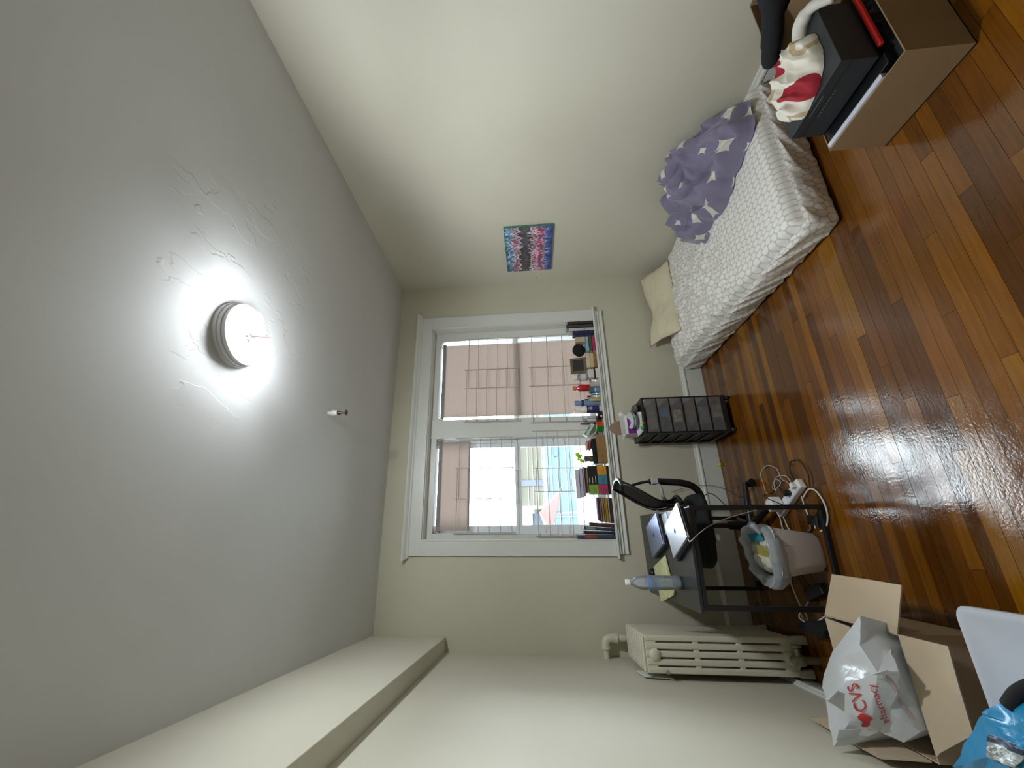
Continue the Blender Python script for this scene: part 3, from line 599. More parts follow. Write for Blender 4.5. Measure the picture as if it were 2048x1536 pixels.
lb = [(0.200, 2.575), (0.080, 2.870), (-0.108, 2.786), (0.010, 2.490)]
def grow(c4, s, dx=0, dy=0):
    cx = sum(p[0] for p in c4) / 4; cy = sum(p[1] for p in c4) / 4; return [(cx + (p[0] - cx) * s + dx, cy + (p[1] - cy) * s + dy) for p in c4]
lb = [(p[0], p[1] + 0.012) for p in lb]
laptop(grow(la, 0.99, -0.006, -0.002), TOP, 0.022, M_DARKLAP, 'dark closed laptop under the slate blue one at the far end of the desk', False)
laptop(la, TOP + 0.0225, 0.016, mat('slate_aluminium', '#8f98b8', rough=0.3, metal=0.85), 'slate blue closed laptop on top of a dark one, far half of the desk')
laptop(grow(lb, 1.0, -0.016, 0.004), TOP, 0.022, M_DARKLAP, 'dark closed laptop under the bright silver one near the desk edge', False)
laptop(lb, TOP + 0.0225, 0.016, M_SILVER, 'bright silver closed laptop plugged in by a white cable near the desk edge')
q = poly4([(0.168, 2.93), (0.150, 3.10), (0.02, 3.05), (0.05, 2.88)], TOP, TOP + 0.003); solo(q, 'paper_sheet', mat('pale_blue_paper', '#c8d6de', rough=0.6), (0.1, 3.0, TOP), 'pale blue white sheet lying between the two laptop stacks', 'paper')
t = thing('notepad', (-0.25, 3.2, TOP), 'worn yellow green papers stacked behind the water bottle', 'paper')
M_PAPY = mat('yellowish_paper', '#cfd0a0', rough=0.7, var=0.25, vscale=25)
for i, (dx, dy, s_) in enumerate(((0, 0, 1), (0.006, -0.008, 0.98), (-0.004, 0.006, 0.99))):
    q = poly4(grow([(-0.101, 3.084), (-0.186, 3.404), (-0.405, 3.334 - 0.01), (-0.328, 3.001)], s_, dx, dy), TOP + i * 0.0035, TOP + i * 0.0035 + 0.003); build(q, 'sheet', M_PAPY, t)
t = thing('computer_mouse', (-0.232, 3.47, TOP), 'black computer mouse at the far left corner of the desk', 'mouse')
q = MB(); q.lathe([(0.028, 0), (0.031, 0.008), (0.029, 0.02), (0.02, 0.031), (0.005, 0.036)], (-0.232, 3.47, TOP), 20, sy=1.7); build(q, 'shell', M_BLACKPL, t, smooth=True)
q = MB(); q.lathe([(0.004, -0.003), (0.005, 0), (0.004, 0.003)], (-0.232, 3.44, TOP + 0.034), 12, axis='x'); build(q, 'wheel', mat('grey_rubber', '#55565a'), t)

# water bottle
bt = thing('water_bottle', (-0.247, 2.862, TOP), 'clear plastic water bottle with white cap and blue label on the desk', 'bottle')
def clear_mat(name, col, rough=0.05):
    m = bpy.data.materials.new(name); m.use_nodes = True; n = m.node_tree.nodes; l = m.node_tree.links; n.clear()
    o = n.new('ShaderNodeOutputMaterial'); t_ = n.new('ShaderNodeBsdfTransparent'); t_.inputs[0].default_value = lin(col)
    g = n.new('ShaderNodeBsdfGlossy'); g.inputs['Roughness'].default_value = rough; d = n.new('ShaderNodeBsdfDiffuse'); d.inputs[0].default_value = lin('#e8eef8')
    lw = n.new('ShaderNodeLayerWeight'); lw.inputs[0].default_value = 0.35
    x = n.new('ShaderNodeMixShader'); x.inputs[0].default_value = 0.24; l.new(t_.outputs[0], x.inputs[1]); l.new(d.outputs[0], x.inputs[2])
    y_ = n.new('ShaderNodeMixShader'); l.new(lw.outputs['Fresnel'], y_.inputs[0]); l.new(x.outputs[0], y_.inputs[1]); l.new(g.outputs[0], y_.inputs[2]); l.new(y_.outputs[0], o.inputs[0]); return m
M_CLEAR = clear_mat('clear_pet', '#f2f5fb')
bc = (-0.247, 2.862, TOP)
q = MB(); q.lathe([(0.030, 0.0), (0.038, 0.005), (0.041, 0.018), (0.0395, 0.032), (0.041, 0.045), (0.0395, 0.06), (0.041, 0.08), (0.041, 0.215), (0.039, 0.238), (0.033, 0.258), (0.023, 0.278), (0.014, 0.288), (0.0135, 0.298)], bc, 28); build(q, 'body', M_CLEAR, bt, smooth=True)
q = MB(); q.lathe([(0.037, 0.004), (0.038, 0.02), (0.038, 0.10), (0.038, 0.101)], bc, 28); build(q, 'water', clear_mat('water', '#dfe8f4', 0.02), bt, smooth='auto')
q = MB(); q.lathe([(0.0165, 0.298), (0.017, 0.300), (0.017, 0.323), (0.015, 0.326)], bc, 20); build(q, 'cap', M_WHITEPL, bt, smooth='auto')
q = MB(); n_ = 28; o = len(q.v)
for i in range(n_ + 1):
    w_ = 2 * PI * i / n_
    for z in (0.120, 0.178, 0.200): q.v.append((bc[0] + 0.0416 * math.cos(w_), bc[1] + 0.0416 * math.sin(w_), TOP + z))
for i in range(n_):
    a = i * 3; q.f += [(a, a + 3, a + 4, a + 1), (a + 1, a + 4, a + 5, a + 2)]; q.mi += [0, 1]
ml = clear_mat('pale_label', '#b9d4f0', 0.3); ml2 = mat('blue_label', '#7fa2de', rough=0.4, alpha=0.6)
build(q, 'label', [clear_mat('light_label', '#a9caf2', 0.3), ml2], bt, smooth=True)

# ================================================================== OFFICE CHAIR
ch = thing('office_chair', (0.09, 3.2, 0), 'black office chair with curved mesh back pushed under the desk', 'chair')
q = MB(); N1, N2 = 16, 12
def sq(u, p=0.6): return math.copysign(abs(u) ** p, u)
for iz, (z, s_) in enumerate([(0.395, 0.80), (0.405, 0.93), (0.43, 1.0), (0.455, 1.0), (0.475, 0.94), (0.482, 0.80), (0.478, 0.4)]):
    for j in range(32):
        w_ = 2 * PI * j / 32; q.v.append((0.06 + 0.245 * s_ * sq(math.cos(w_)), 3.21 + 0.235 * s_ * sq(math.sin(w_)), 0.482 - (0.482 - z) * 0.68 + 0.012 * math.sin(w_) ** 2))
for i in range(6):
    for j in range(32): q.f.append((i * 32 + j, i * 32 + (j + 1) % 32, (i + 1) * 32 + (j + 1) % 32, (i + 1) * 32 + j)); q.mi.append(0)
q.f.append(tuple(range(31, -1, -1))); q.f.append(tuple(6 * 32 + j for j in range(32))); q.mi += [0, 0]
build(q, 'seat', M_BLACKFAB, ch, smooth=True)
prof = [(0.385, 0.992), (0.372, 0.965), (0.350, 0.92), (0.312, 0.86), (0.270, 0.79), (0.242, 0.73), (0.232, 0.68), (0.240, 0.625), (0.258, 0.59)]
prof = [(p.x, p.y) for p in spl([(a, b, 0) for a, b in prof], 3)]
def backpt(i, v):
    x, z = prof[i]; t_ = i / (len(prof) - 1); hw = 0.21 * (0.55 + 0.45 * math.sin(PI * min(1, (t_ * 0.9 + 0.15)))); return Vector((x - 0.05 * v * v + 0.03, 3.17 + hw * v, z))
q = MB(); NV = 12
for i in range(len(prof)):
    for j in range(NV + 1): q.v.append(tuple(backpt(i, -1 + 2 * j / NV)))
for i in range(len(prof) - 1):
    for j in range(NV): a = i * (NV + 1) + j; q.f.append((a, a + 1, a + NV + 2, a + NV + 1)); q.mi.append(0)
bk = build(q, 'back_mesh', translucent('chair_mesh', '#15161a', tr=0.2, tcol='#303238', transp=0.25), ch, smooth=True); bk.modifiers.new('s', 'SOLIDIFY').thickness = 0.004
edge = [backpt(i, -1) for i in range(len(prof))] + [backpt(len(prof) - 1, -1 + 2 * j / NV) for j in range(1, NV)] + [backpt(i, 1) for i in range(len(prof) - 1, -1, -1)] + [backpt(0, 1 - 2 * j / NV) for j in range(1, NV)]
q = MB(); q.tube(edge, 0.012, 8, closed=True); build(q, 'back_frame', M_BLACKPL, ch, smooth=True)
q = MB(); q.tube(spl([(0.365, 3.17, 0.90), (0.385, 3.17, 0.83), (0.396, 3.17, 0.75), (0.390, 3.17, 0.62), (0.380, 3.17, 0.52), (0.35, 3.18, 0.445), (0.28, 3.19, 0.405), (0.12, 3.20, 0.395)]), [0.010] * 12 + [0.024] * 31, 10); build(q, 'back_support', M_BLACKPL, ch, smooth=True)
q = MB(); q.tube(spl([(0.396, 3.12, 0.74), (0.35, 3.12, 0.70), (0.29, 3.13, 0.69), (0.25, 3.16, 0.66)]), 0.013, 8); q.box(0.372, 0.414, 3.10, 3.14, 0.715, 0.755); build(q, 'lumbar_bracket', mat('grey_plastic', '#a9a9ae', rough=0.35), ch, smooth='auto')
q = MB(); q.tube([(0.09, 3.2, 0.07), (0.09, 3.2, 0.25)], 0.028, 16); q.tube([(0.09, 3.2, 0.25), (0.09, 3.2, 0.40)], 0.016, 16); build(q, 'gas_lift', M_BLACKPL, ch, smooth='auto')
q = MB(); q.box(-0.02, 0.22, 3.12, 3.28, 0.385, 0.424); build(q, 'seat_plate', M_BLACKMETAL, ch, bevel=0.004)
ca0 = math.atan2(3.235 - 3.2, 0.385 - 0.09)
for i in range(5):
    a = ca0 + i * 2 * PI / 5; e = Vector((0.09 + 0.295 * math.cos(a), 3.2 + 0.295 * math.sin(a), 0)); c0 = Vector((0.09, 3.2, 0))
    q = MB(); q.tube([c0 + Vector((0, 0, 0.10)), (c0 + e) / 2 + Vector((0, 0, 0.088)), e + Vector((0, 0, 0.066))], [0.026, 0.022, 0.016], 10); build(q, 'spoke', M_BLACKPL, ch, smooth='auto')
    q = MB(); n2 = Vector((-math.sin(a), math.cos(a), 0)); 
    for s_ in (-1, 1): q.tube([e + n2 * s_ * 0.008 + Vector((0, 0, 0.026)), e + n2 * s_ * 0.024 + Vector((0, 0, 0.026))], 0.026, 14)
    q.tube([e + Vector((0, 0, 0.026)), e + Vector((0, 0, 0.065))], 0.007, 8); build(q, 'caster', M_BLACKPL, ch, smooth='auto')
q = MB(); q.tube(spl([(0.29, 3.19, 0.39), (0.30, 3.12, 0.36), (0.24, 3.05, 0.33), (0.20, 3.02, 0.32)]), 0.003, 6); build(q, 'lever', M_BLACKMETAL, ch, smooth=True)

# ================================================================== DRAWER CART
ct = thing('drawer_cart', (0.92, 3.48, 0), 'black framed rolling cart with six translucent grey drawers', 'drawer cart')
CX0, CX1, CY0, CY1 = 0.785, 1.088, 3.30, 3.685
Z0c, Z1c = 0.065, 0.700
M_CARTF = mat('cart_black_frame', '#17171a', rough=0.4)
q = MB()
for x in (CX0, CX1 - 0.012):
    for y_ in (CY0 + 0.004, CY1 - 0.02): q.box(x, x + 0.012, y_, y_ + 0.016, Z0c, Z1c)
q.box(CX0, CX1, CY0 + 0.002, CY1, Z1c - 0.018, Z1c); q.box(CX0, CX1, CY0 + 0.002, CY1, Z0c - 0.02, Z0c + 0.012); q.box(CX0 + 0.01, CX1 - 0.01, CY1 - 0.008, CY1 - 0.002, Z0c, Z1c)
dh = (Z1c - Z0c - 0.03) / 6
for i in range(1, 6): q.box(CX0 + 0.003, CX1 - 0.003, CY0 + 0.004, CY1 - 0.004, Z0c + 0.012 + i * dh - 0.006, Z0c + 0.012 + i * dh + 0.006)
build(q, 'frame', M_CARTF, ct, bevel=0.002)
M_DRAW = clear_mat('smoky_drawer', '#8d8d90', 0.35)
M_DRAW = translucent('smoky_drawer', '#858485', tr=0.3, tcol='#9a9a9c', rough=0.3, gloss=0.08, transp=0.62)
cont = [('#9a8c78', 0.9), ('#2f86bd', 0.30), ('#dcc9b2', 0.42), ('#857a6c', 0.8), ('#8a9a94', 0.6), ('#c0aa8e', 0.45)]
for i in range(6):
    z0 = Z1c - 0.018 - (i + 1) * dh + 0.008; z1 = z0 + dh - 0.014
    q = MB(); q.box(CX0 + 0.014, CX1 - 0.014, CY0 - 0.004, CY0, z0, z1); q.box(CX0 + 0.014, CX0 + 0.017, CY0, CY1 - 0.03, z0, z1 - 0.012); q.box(CX1 - 0.017, CX1 - 0.014, CY0, CY1 - 0.03, z0, z1 - 0.012)
    q.box(CX0 + 0.014, CX1 - 0.014, CY0, CY1 - 0.03, z0, z0 + 0.003)
    dr = build(q, 'drawer', M_DRAW, ct, bevel=0.0015)
    q = MB(); q.box(CX0 + 0.10, CX1 - 0.10, CY0 - 0.012, CY0 - 0.004, z0 + 0.006, z0 + 0.016); build(q, 'handle', M_DRAW, dr, bevel=0.002)
    cc, wd = cont[i]; q = MB(); xm = (CX0 + CX1) / 2 + (0.02 if i % 2 else -0.01)
    q.box(xm - wd * 0.12, xm + wd * 0.12, CY0 + 0.0015, CY0 + 0.12, z0 + 0.006, z0 + dh * 0.66); q.box(CX0 + 0.04, CX1 - 0.05, CY0 + 0.14, CY1 - 0.05, z0 + 0.006, z0 + dh * 0.5)
    build(q, 'contents', mat('drawer_contents_%s' % cc.strip('#'), cc, rough=0.7, var=0.5, vscale=30), dr, bevel=0.006)
for x in (CX0 + 0.02, CX1 - 0.02):
    for y_ in (CY0 + 0.02, CY1 - 0.03):
        q = MB(); q.tube([(x - 0.011, y_, 0.021), (x + 0.011, y_, 0.021)], 0.021, 14); q.tube([(x, y_, 0.021), (x, y_, 0.05)], 0.007, 8); q.box(x - 0.014, x + 0.014, y_ - 0.014, y_ + 0.014, 0.036, 0.048); build(q, 'caster', M_BLACKPL, ct, smooth='auto')
# things on the cart
ZT = Z1c
t = thing('tissue_carton', (0.90, 3.52, ZT), 'open white and purple carton with a round brown flap, on the drawer cart', 'box')
cx, cy, wx, wy, hz = 0.900, 3.50, 0.085, 0.06, 0.12
q = MB()
for (x0, x1, y0, y1) in ((cx - wx, cx + wx, cy - wy, cy - wy + 0.002), (cx - wx, cx + wx, cy + wy - 0.002, cy + wy), (cx - wx, cx - wx + 0.002, cy - wy, cy + wy), (cx + wx - 0.002, cx + wx, cy - wy, cy + wy)): q.box(x0, x1, y0, y1, ZT, ZT + hz)
q.box(cx - wx, cx + wx, cy - wy, cy + wy, ZT, ZT + 0.002); build(q, 'carton_body', mat('white_card', '#d9d9d6', rough=0.6), t)
q = MB(); q.box(cx - wx + 0.006, cx + wx - 0.006, cy - wy - 0.001, cy - wy, ZT + 0.03, ZT + 0.098); build(q, 'purple_print', mat('purple_print', '#6d1d77', rough=0.5), t)
q = MB(); q.slab([(cx - wx, cy - wy, ZT + hz), (cx + wx, cy - wy, ZT + hz), (cx + wx - 0.02, cy - wy - 0.018, ZT + hz + 0.04), (cx - wx + 0.004, cy - wy - 0.018, ZT + hz + 0.04)], 0.0015)
build(q, 'front_flap', mat('white_card', '#d9d9d6'), t)
for s_ in (-1, 1):
    q = MB(); q.slab([(cx + s_ * wx, cy - wy, ZT + hz), (cx + s_ * wx, cy + wy, ZT + hz), (cx + s_ * (wx + 0.034), cy + wy - 0.014, ZT + hz + 0.024), (cx + s_ * (wx + 0.034), cy - wy + 0.014, ZT + hz + 0.024)], 0.0015); build(q, 'side_flap', mat('white_card', '#d9d9d6'), t)
q = MB(); pts = [(cx + 0.062 * math.cos(a) + 0.0, cy + wy - 0.01 + 0.010 * math.sin(a), ZT + hz + 0.012 + 0.098 * math.sin(a)) for a in [PI * i / 14 for i in range(15)]]; q.slab(pts, 0.002); build(q, 'brown_flap', mat('brown_card', '#85705c', rough=0.8), t)
t = thing('bowl_stack', (0.935, 3.40, ZT), 'pale grey bowls nested at an angle in front of the purple carton', 'bowl')
R_ = Matrix.Rotation(0.16, 3, 'X') @ Matrix.Rotation(-0.1, 3, 'Y')
for i in range(2):
    q = MB(); q.lathe([(0.025, 0), (0.050, 0.014), (0.066, 0.034), (0.070, 0.042), (0.066, 0.040), (0.048, 0.018), (0.02, 0.006)], (0.925, 3.395, ZT + 0.032 + i * 0.014), 28, R=R_); build(q, 'bowl', mat('grey_bowl', '#b7bcc0', rough=0.3), t, smooth=True)
q = MB(); q.slab([(0.815, 3.345, ZT + 0.004), (0.975, 3.330, ZT + 0.004), (1.000, 3.42, ZT + 0.014), (0.81, 3.46, ZT + 0.012)], 0.004); q.slab([(0.805, 3.36, ZT + 0.012), (0.95, 3.335, ZT + 0.012), (0.96, 3.44, ZT + 0.02), (0.80, 3.47, ZT + 0.02)], 0.002)
solo(q, 'paper_pile', mat('white_paper', '#d8d8dc', rough=0.7), (0.9, 3.39, ZT), 'crumpled white papers under the grey bowls on the cart', 'paper')
q = MB(); q.lathe([(0.012, 0), (0.015, 0.004), (0.015, 0.02), (0.010, 0.026)], (0.842, 3.325, ZT), 16); solo(q, 'green_bead', mat('green_plastic', '#3da06a', rough=0.3), (0.842, 3.325, ZT), 'small green plastic bead at the front left corner of the cart', 'bead', smooth='auto')
q = MB(); q.box(0.868, 0.892, 3.312, 3.330, ZT, ZT + 0.016); solo(q, 'yellow_token', mat('yellow_plastic', '#b8c232', rough=0.4), (0.88, 3.32, ZT), 'tiny yellow green block beside the green bead on the cart', 'block', bevel=0.003)
t = thing('clutter_pouch', (1.03, 3.43, ZT), 'crumpled brown grey pouch at the right end of the cart top', 'pouch')
q = MB(); 
for i in range(7):
    for j in range(14):
        w_ = 2 * PI * j / 14; zz = i / 6; r = 0.042 * math.sin(PI * (0.12 + 0.8 * zz)) * (1 + 0.35 * noise.noise(Vector((math.cos(w_) * 2, math.sin(w_) * 2, zz * 3)))); q.v.append((1.028 + r * math.cos(w_), 3.43 + 1.8 * r * math.sin(w_), ZT + 0.052 * zz))
for i in range(6):
    for j in range(14): q.f.append((i * 14 + j, i * 14 + (j + 1) % 14, (i + 1) * 14 + (j + 1) % 14, (i + 1) * 14 + j)); q.mi.append(0)
q.f.append(tuple(range(13, -1, -1))); q.f.append(tuple(6 * 14 + j for j in range(14))); q.mi += [0, 0]
build(q, 'body', mat('brown_grey_pouch', '#5e5349', rough=0.5, var=0.4, vscale=40), t, smooth=True)

# ================================================================== BED
def grid_mesh(name, fn, nu, nv, m, parent, uvf=None, closed_u=False, thick=0, loc=None):
    q = MB()
    for i in range(nu + 1):
        for j in range(nv + 1): q.v.append(tuple(fn(i / nu, j / nv)))
    for i in range(nu):
        for j in range(nv): a = i * (nv + 1) + j; q.f.append((a, a + 1, a + nv + 2, a + nv + 1)); q.mi.append(0)
    me_uv = []
    o = build(q, name, m, parent, smooth=True, loc=loc)
    if uvf:
        ul = o.data.uv_layers.new(name='cloth')
        for lp in o.data.loops:
            i, j = divmod(lp.vertex_index, nv + 1); ul.data[lp.index].uv = uvf(i / nu, j / nv)
    if thick: o.modifiers.new('s', 'SOLIDIFY').thickness = thick
    return o
BX0, BX1, BY0, BY1, BH = 1.505, 2.535, 1.810, 3.685, 0.238
bed = thing('mattress', ((BX0 + BX1) / 2, (BY0 + BY1) / 2, 0), 'low mattress on the floor in a white and grey pebble print fitted sheet', 'mattress')
q = MB(); q.box(BX0 + 0.05, BX1 - 0.03, BY0 + 0.05, BY1 - 0.03, 0.01, BH - 0.03); build(q, 'mattress_core', mat('mattress_ticking', '#d8d4cc', rough=0.9), bed, bevel=0.02)
per = [(-0.19, 0), ]
def sheet(u, v):
    # u runs left side -> top -> right side, v runs near end -> top -> far end ; unrolled distances
    W, Lg = BX1 - BX0, BY1 - BY0; side = BH - 0.008
    a = -side + u * (W + 2 * side); b = -side + v * (Lg + 2 * side)
    r = 0.055
    def fold(t, T):      # returns coordinate along the axis, drop
        if t < 0: return 0, -t
        if t > T: return T, t - T
        return t, 0
    x, dx = fold(a, W); y_, dy = fold(b, Lg)
    drop = max(dx, dy)
    # rounded shoulders
    def sh(t, T): 
        d = min(t, T - t); return (r - math.sqrt(max(0, r * r - (r - d) ** 2))) if 0 <= d < r else 0
    z = BH - drop - max(sh(x, W), sh(y_, Lg)) * (1 if drop == 0 else 1) * (1 if drop < 1e-6 else max(0, 1 - drop / 0.08))
    X = BX0 + x; Y = BY0 + y_
    bulge = 0.018 * math.sin(PI * min(1, drop / side))
    if dx and a < 0: X -= bulge
    if dy and b < 0: Y -= bulge
    if dx and dy:   # corner pulled in
        k_ = min(dx, dy) * 0.25; X += k_ if a < 0 else -k_; Y += k_ if b < 0 else -k_
    # wrinkles : long soft creases radiating over the middle left, fine folds on the side
    wr = ss(0.15, 0.5, y_ / Lg) * (1 - 0.5 * ss(0.8, 1, y_ / Lg)) * (1 - 0.6 * ss(0.45, 0.9, x / W))
    n1 = ridge(X * 3.2 + Y * 1.6, Y * 3.0 - X * 2.2, 3.1) ** 2; n2 = max(0, ridge(X * 8 + Y * 6 + 0.8 * noise.noise(Vector((X * 5, Y * 5, 0))), Y * 6 - X * 7, 1.7)) ** 3
    h = 0.016 * wr * n1 + 0.030 * wr * n2 + 0.003 * fb(X * 5, Y * 5)
    side_n = ridge((Y if dx else X) * 9 + drop * 10, drop * 6, 5.5) ** 2 * 0.014
    if drop == 0: z += h
    else:
        m_ = min(1, drop / 0.05)
        if dx and a < 0: X -= side_n * m_
        elif dy and b < 0: Y -= side_n * m_ * 0.7
        z = max(0.006, z + 0.5 * h * (1 - m_))
    z = max(z, 0.006 + 0.012 * ss(0, 1, n1))
    return (X, Y, z)
grid_mesh('fitted_sheet', sheet, 150, 230, M_SHEET, bed, uvf=lambda u, v: (u * (BX1 - BX0 + 0.45), v * (BY1 - BY0 + 0.45)))

# pillow leaning on the back wall
pil = thing('pillow', (2.07, 3.52, 0.25), 'cream pillow with pink red piping leaning on the wall at the bed head', 'pillow')
pu = Vector((0.345, 0, 0.0)); pv = Vector((0, 0.155, 0.085)); pn = pu.cross(pv).normalized(); pc = Vector((2.065, 3.515, 0.335))
def pil_pt(u, v, s_):
    a = -1 + 2 * u; b = -1 + 2 * v
    pin = 1 - 0.10 * (1 - abs(a)) * abs(b) - 0.05 * (1 - abs(b)) * abs(a)
    th = 0.062 * (max(0, 1 - abs(a) ** 3) * max(0, 1 - abs(b) ** 3)) ** 0.6 * (1 - 0.45 * math.exp(-((a - 0.1) ** 2) * 3))
    cr = 0.008 * ridge(a * 2 + b, b * 2 - a, 8) ** 2 * (1 - abs(a * b))
    sag = -0.04 * math.exp(-((a + 0.05) ** 2) * 5) * (0.4 + 0.6 * max(0, b)) + 0.018 * abs(a) ** 3 * (1 if b > 0 else 0.3)
    p = pc + pu * a * pin + pv * b * pin + pn * (s_ * (th + cr)) + Vector((0, 0, 1)) * sag
    if a > 0: p += Vector((0.06, 0.0, 0.0)) * a * a
    p.y = min(p.y, D - 0.012); return p
for s_ in (1, -1): 
    grid_mesh('cover', lambda u, v: pil_pt(u, v, s_), 36, 24, mat('cream_cotton', '#d6cdb2', rough=0.85, var=0.1, vscale=7, bump=0.2, bscale=25, dist=0.004), pil)
ed = [pil_pt(i / 24, 0, 0) for i in range(24)] + [pil_pt(1, i / 12, 0) for i in range(12)] + [pil_pt(1 - i / 24, 1, 0) for i in range(24)] + [pil_pt(0, 1 - i / 12, 0) for i in range(12)]
q = MB(); q.tube(ed, 0.0042, 6, closed=True); build(q, 'piping', mat('faded_red_piping', '#b07f7b', rough=0.8, var=0.35, vscale=60), pil, smooth=True)

# lavender blanket heaped against the right wall
bl = thing('blanket', (2.35, 2.3, BH), 'crumpled lavender blanket with white star shapes heaped on the bed against the wall', 'blanket')
def env(x, y_):
    def lobe(cx, cy, rx, ry, h, rot=0, p=2.6):
        dx, dy = x - cx, y_ - cy; c_, s__ = math.cos(rot), math.sin(rot); a = (dx * c_ + dy * s__) / rx; b = (-dx * s__ + dy * c_) / ry
        d = (abs(a) ** p + abs(b) ** p) ** (1 / p); return h * max(0, 1 - d ** 2.4) ** 0.5 if d < 1 else 0
    hs = [lobe(2.40, 2.32, 0.20, 0.30, 0.33, 0.05), lobe(2.36, 2.10, 0.19, 0.26, 0.18), lobe(2.34, 2.42, 0.24, 0.34, 0.20, -0.2), lobe(2.37, 1.93, 0.16, 0.12, 0.14, 0.3), lobe(2.30, 2.66, 0.22, 0.14, 0.085, 0.2), lobe(2.42, 2.62, 0.15, 0.24, 0.15)]
    m_ = max(hs); return m_
def blk_heap():
    nu, nv = 80, 260; cx, cy = 2.36, 2.28; X1_ = XR - 0.012
    q = MB(); Rs = []
    for j in range(nv):
        w_ = 2 * PI * j / nv; R = 0.02
        while R < 0.9 and env(cx + R * math.cos(w_), cy + R * math.sin(w_)) > 0: R += 0.004
        if math.cos(w_) > 0.05: R = min(R, (X1_ - 0.004 - cx) / math.cos(w_))
        Rs.append(R)
    Rs = [sum(Rs[(j + k_) % nv] for k_ in (-6, -4, -2, -1, 0, 1, 2, 4, 6)) / 9 * (1 + 0.03 * math.sin(j * 0.35) + 0.05 * noise.noise(Vector((j * 0.12, 0, 4)))) for j in range(nv)]
    for i in range(nu + 1):
        u = i / nu
        for j in range(nv):
            w_ = 2 * PI * j / nv; r = Rs[j] * u; x = cx + r * math.cos(w_); y_ = cy + r * math.sin(w_)
            wx = x + 0.04 * noise.noise(Vector((x * 6, y_ * 6, 1))); wy = y_ + 0.05 * noise.noise(Vector((x * 6, y_ * 6, 5)))
            h = max(env(wx, wy), 0.05 * (1 - u) if u > 0.8 else 0.0, 0.16 * (1 - u ** 5) ** 0.5)
            qx = wx + 0.06 * noise.noise(Vector((x * 4, y_ * 4, 2))); qy = wy + 0.06 * noise.noise(Vector((x * 4, y_ * 4, 8)))
            f = abs(noise.noise(Vector((qx * 5.5, qy * 4.0 - qx * 2, 4.2)))) * 2; f2 = abs(noise.noise(Vector((qx * 11 + qy * 4, qy * 8 - qx * 3, 9.1)))) * 2; f3 = abs(noise.noise(Vector((x * 24 + y_ * 7, y_ * 21, 3))))
            k_ = ss(0, 0.12, h) * ss(0, 0.16, 1 - u)
            z = BH + h * (0.80 + 0.2 * (1 - k_)) + k_ * (0.125 * min(f, 0.7) + 0.060 * min(f2, 0.8) + 0.012 * f3 - 0.02) + 0.004
            e_ = ss(0.93, 1, u); z = z * (1 - e_) + (BH + 0.006) * e_
            x += k_ * 0.035 * noise.noise(Vector((x * 8, y_ * 8, z * 9))); y_ += k_ * 0.035 * noise.noise(Vector((x * 8 + 7, y_ * 8, z * 9)))
            q.v.append((min(x, X1_), y_, max(z, BH + 0.004)))
    for i in range(nu):
        for j in range(nv): q.f.append((i * nv + j, i * nv + (j + 1) % nv, (i + 1) * nv + (j + 1) % nv, (i + 1) * nv + j)); q.mi.append(0)
    o = build(q, 'blanket_cloth', M_BLANKET, bl, smooth=True)
    ul = o.data.uv_layers.new(name='cloth')
    for lp in o.data.loops:
        c_ = o.data.vertices[lp.vertex_index].co; ul.data[lp.index].uv = (c_.x + c_.z * 0.9 + 0.1 * math.sin(c_.y * 9), c_.y + 0.5 * c_.z)
blk_heap()

# ================================================================== RIGHT BOX AND ITS CONTENTS
def open_box(name, x0, x1, y0, y1, h, label, m=M_CARD, th=0.005, rot=0):
    t = thing(name, ((x0 + x1) / 2, (y0 + y1) / 2, 0), label, 'box')
    for (a, b, c_, d_) in ((x0, x0 + th, y0, y1), (x1 - th, x1, y0, y1), (x0 + th, x1 - th, y0, y0 + th), (x0 + th, x1 - th, y1 - th, y1)):
        q = MB(); q.box(a, b, c_, d_, 0, h); build(q, 'side_panel', m, t)
    q = MB(); q.box(x0, x1, y0, y1, 0.001, 0.006); build(q, 'bottom_panel', m, t)
    return t
t = open_box('cardboard_box', 1.615, 2.12, 1.075, 1.480, 0.232, 'large open cardboard box on the floor at the foot of the bed, full of things', M_CARDB)
M_CHAR = mat('charcoal_card', '#26292d', rough=0.55)
t = thing('shoe_box', (1.85, 1.29, 0.245), 'large charcoal box with faint thin lettering lying across the open cardboard box', 'box')
q = MB(); q.box(1.688, 2.03, 1.135, 1.462, 0.250, 0.384); build(q, 'box_body', M_CHAR, t, bevel=0.003)
q = MB(); q.box(1.686, 2.032, 1.133, 1.464, 0.345, 0.387); build(q, 'lid', mat('charcoal_lid', '#2a2d32', rough=0.5), t, bevel=0.003)
q = MB(); q.box(1.6852, 1.686, 1.27, 1.36, 0.3655, 0.3675)
for i in range(9): q.box(1.6852, 1.686, 1.25 + i * 0.013, 1.256 + i * 0.013, 0.331, 0.334)
build(q, 'thin_lettering', mat('grey_print', '#77797c', rough=0.5), t)
q = MB(); q.box(1.72, 2.10, 1.106, 1.124, 0.243, 0.258); solo(q, 'red_folder', mat('bright_red', '#c8201c', rough=0.5), (1.9, 1.11, 0.238), 'bright red strip of a folder tucked beside the charcoal box', 'folder', bevel=0.003)
q = MB(); q.box(1.645, 1.70, 1.13, 1.462, 0.205, 0.2385); solo(q, 'dark_case', M_BLACKPL, (1.67, 1.3, 0.205), 'flat black case between the charcoal box and the cardboard rim', 'case', bevel=0.004)
q = MB(); q.box(1.6225, 1.6435, 1.17, 1.470, 0.05, 0.238); solo(q, 'white_board', mat('white_paper2', '#c9cbd6', rough=0.6), (1.632, 1.32, 0.05), 'white sheet standing along the inside of the open cardboard box', 'paper')
t = thing('black_garment', (1.87, 1.10, 0.15), 'black clothes filling the near end of the open cardboard box', 'clothes')
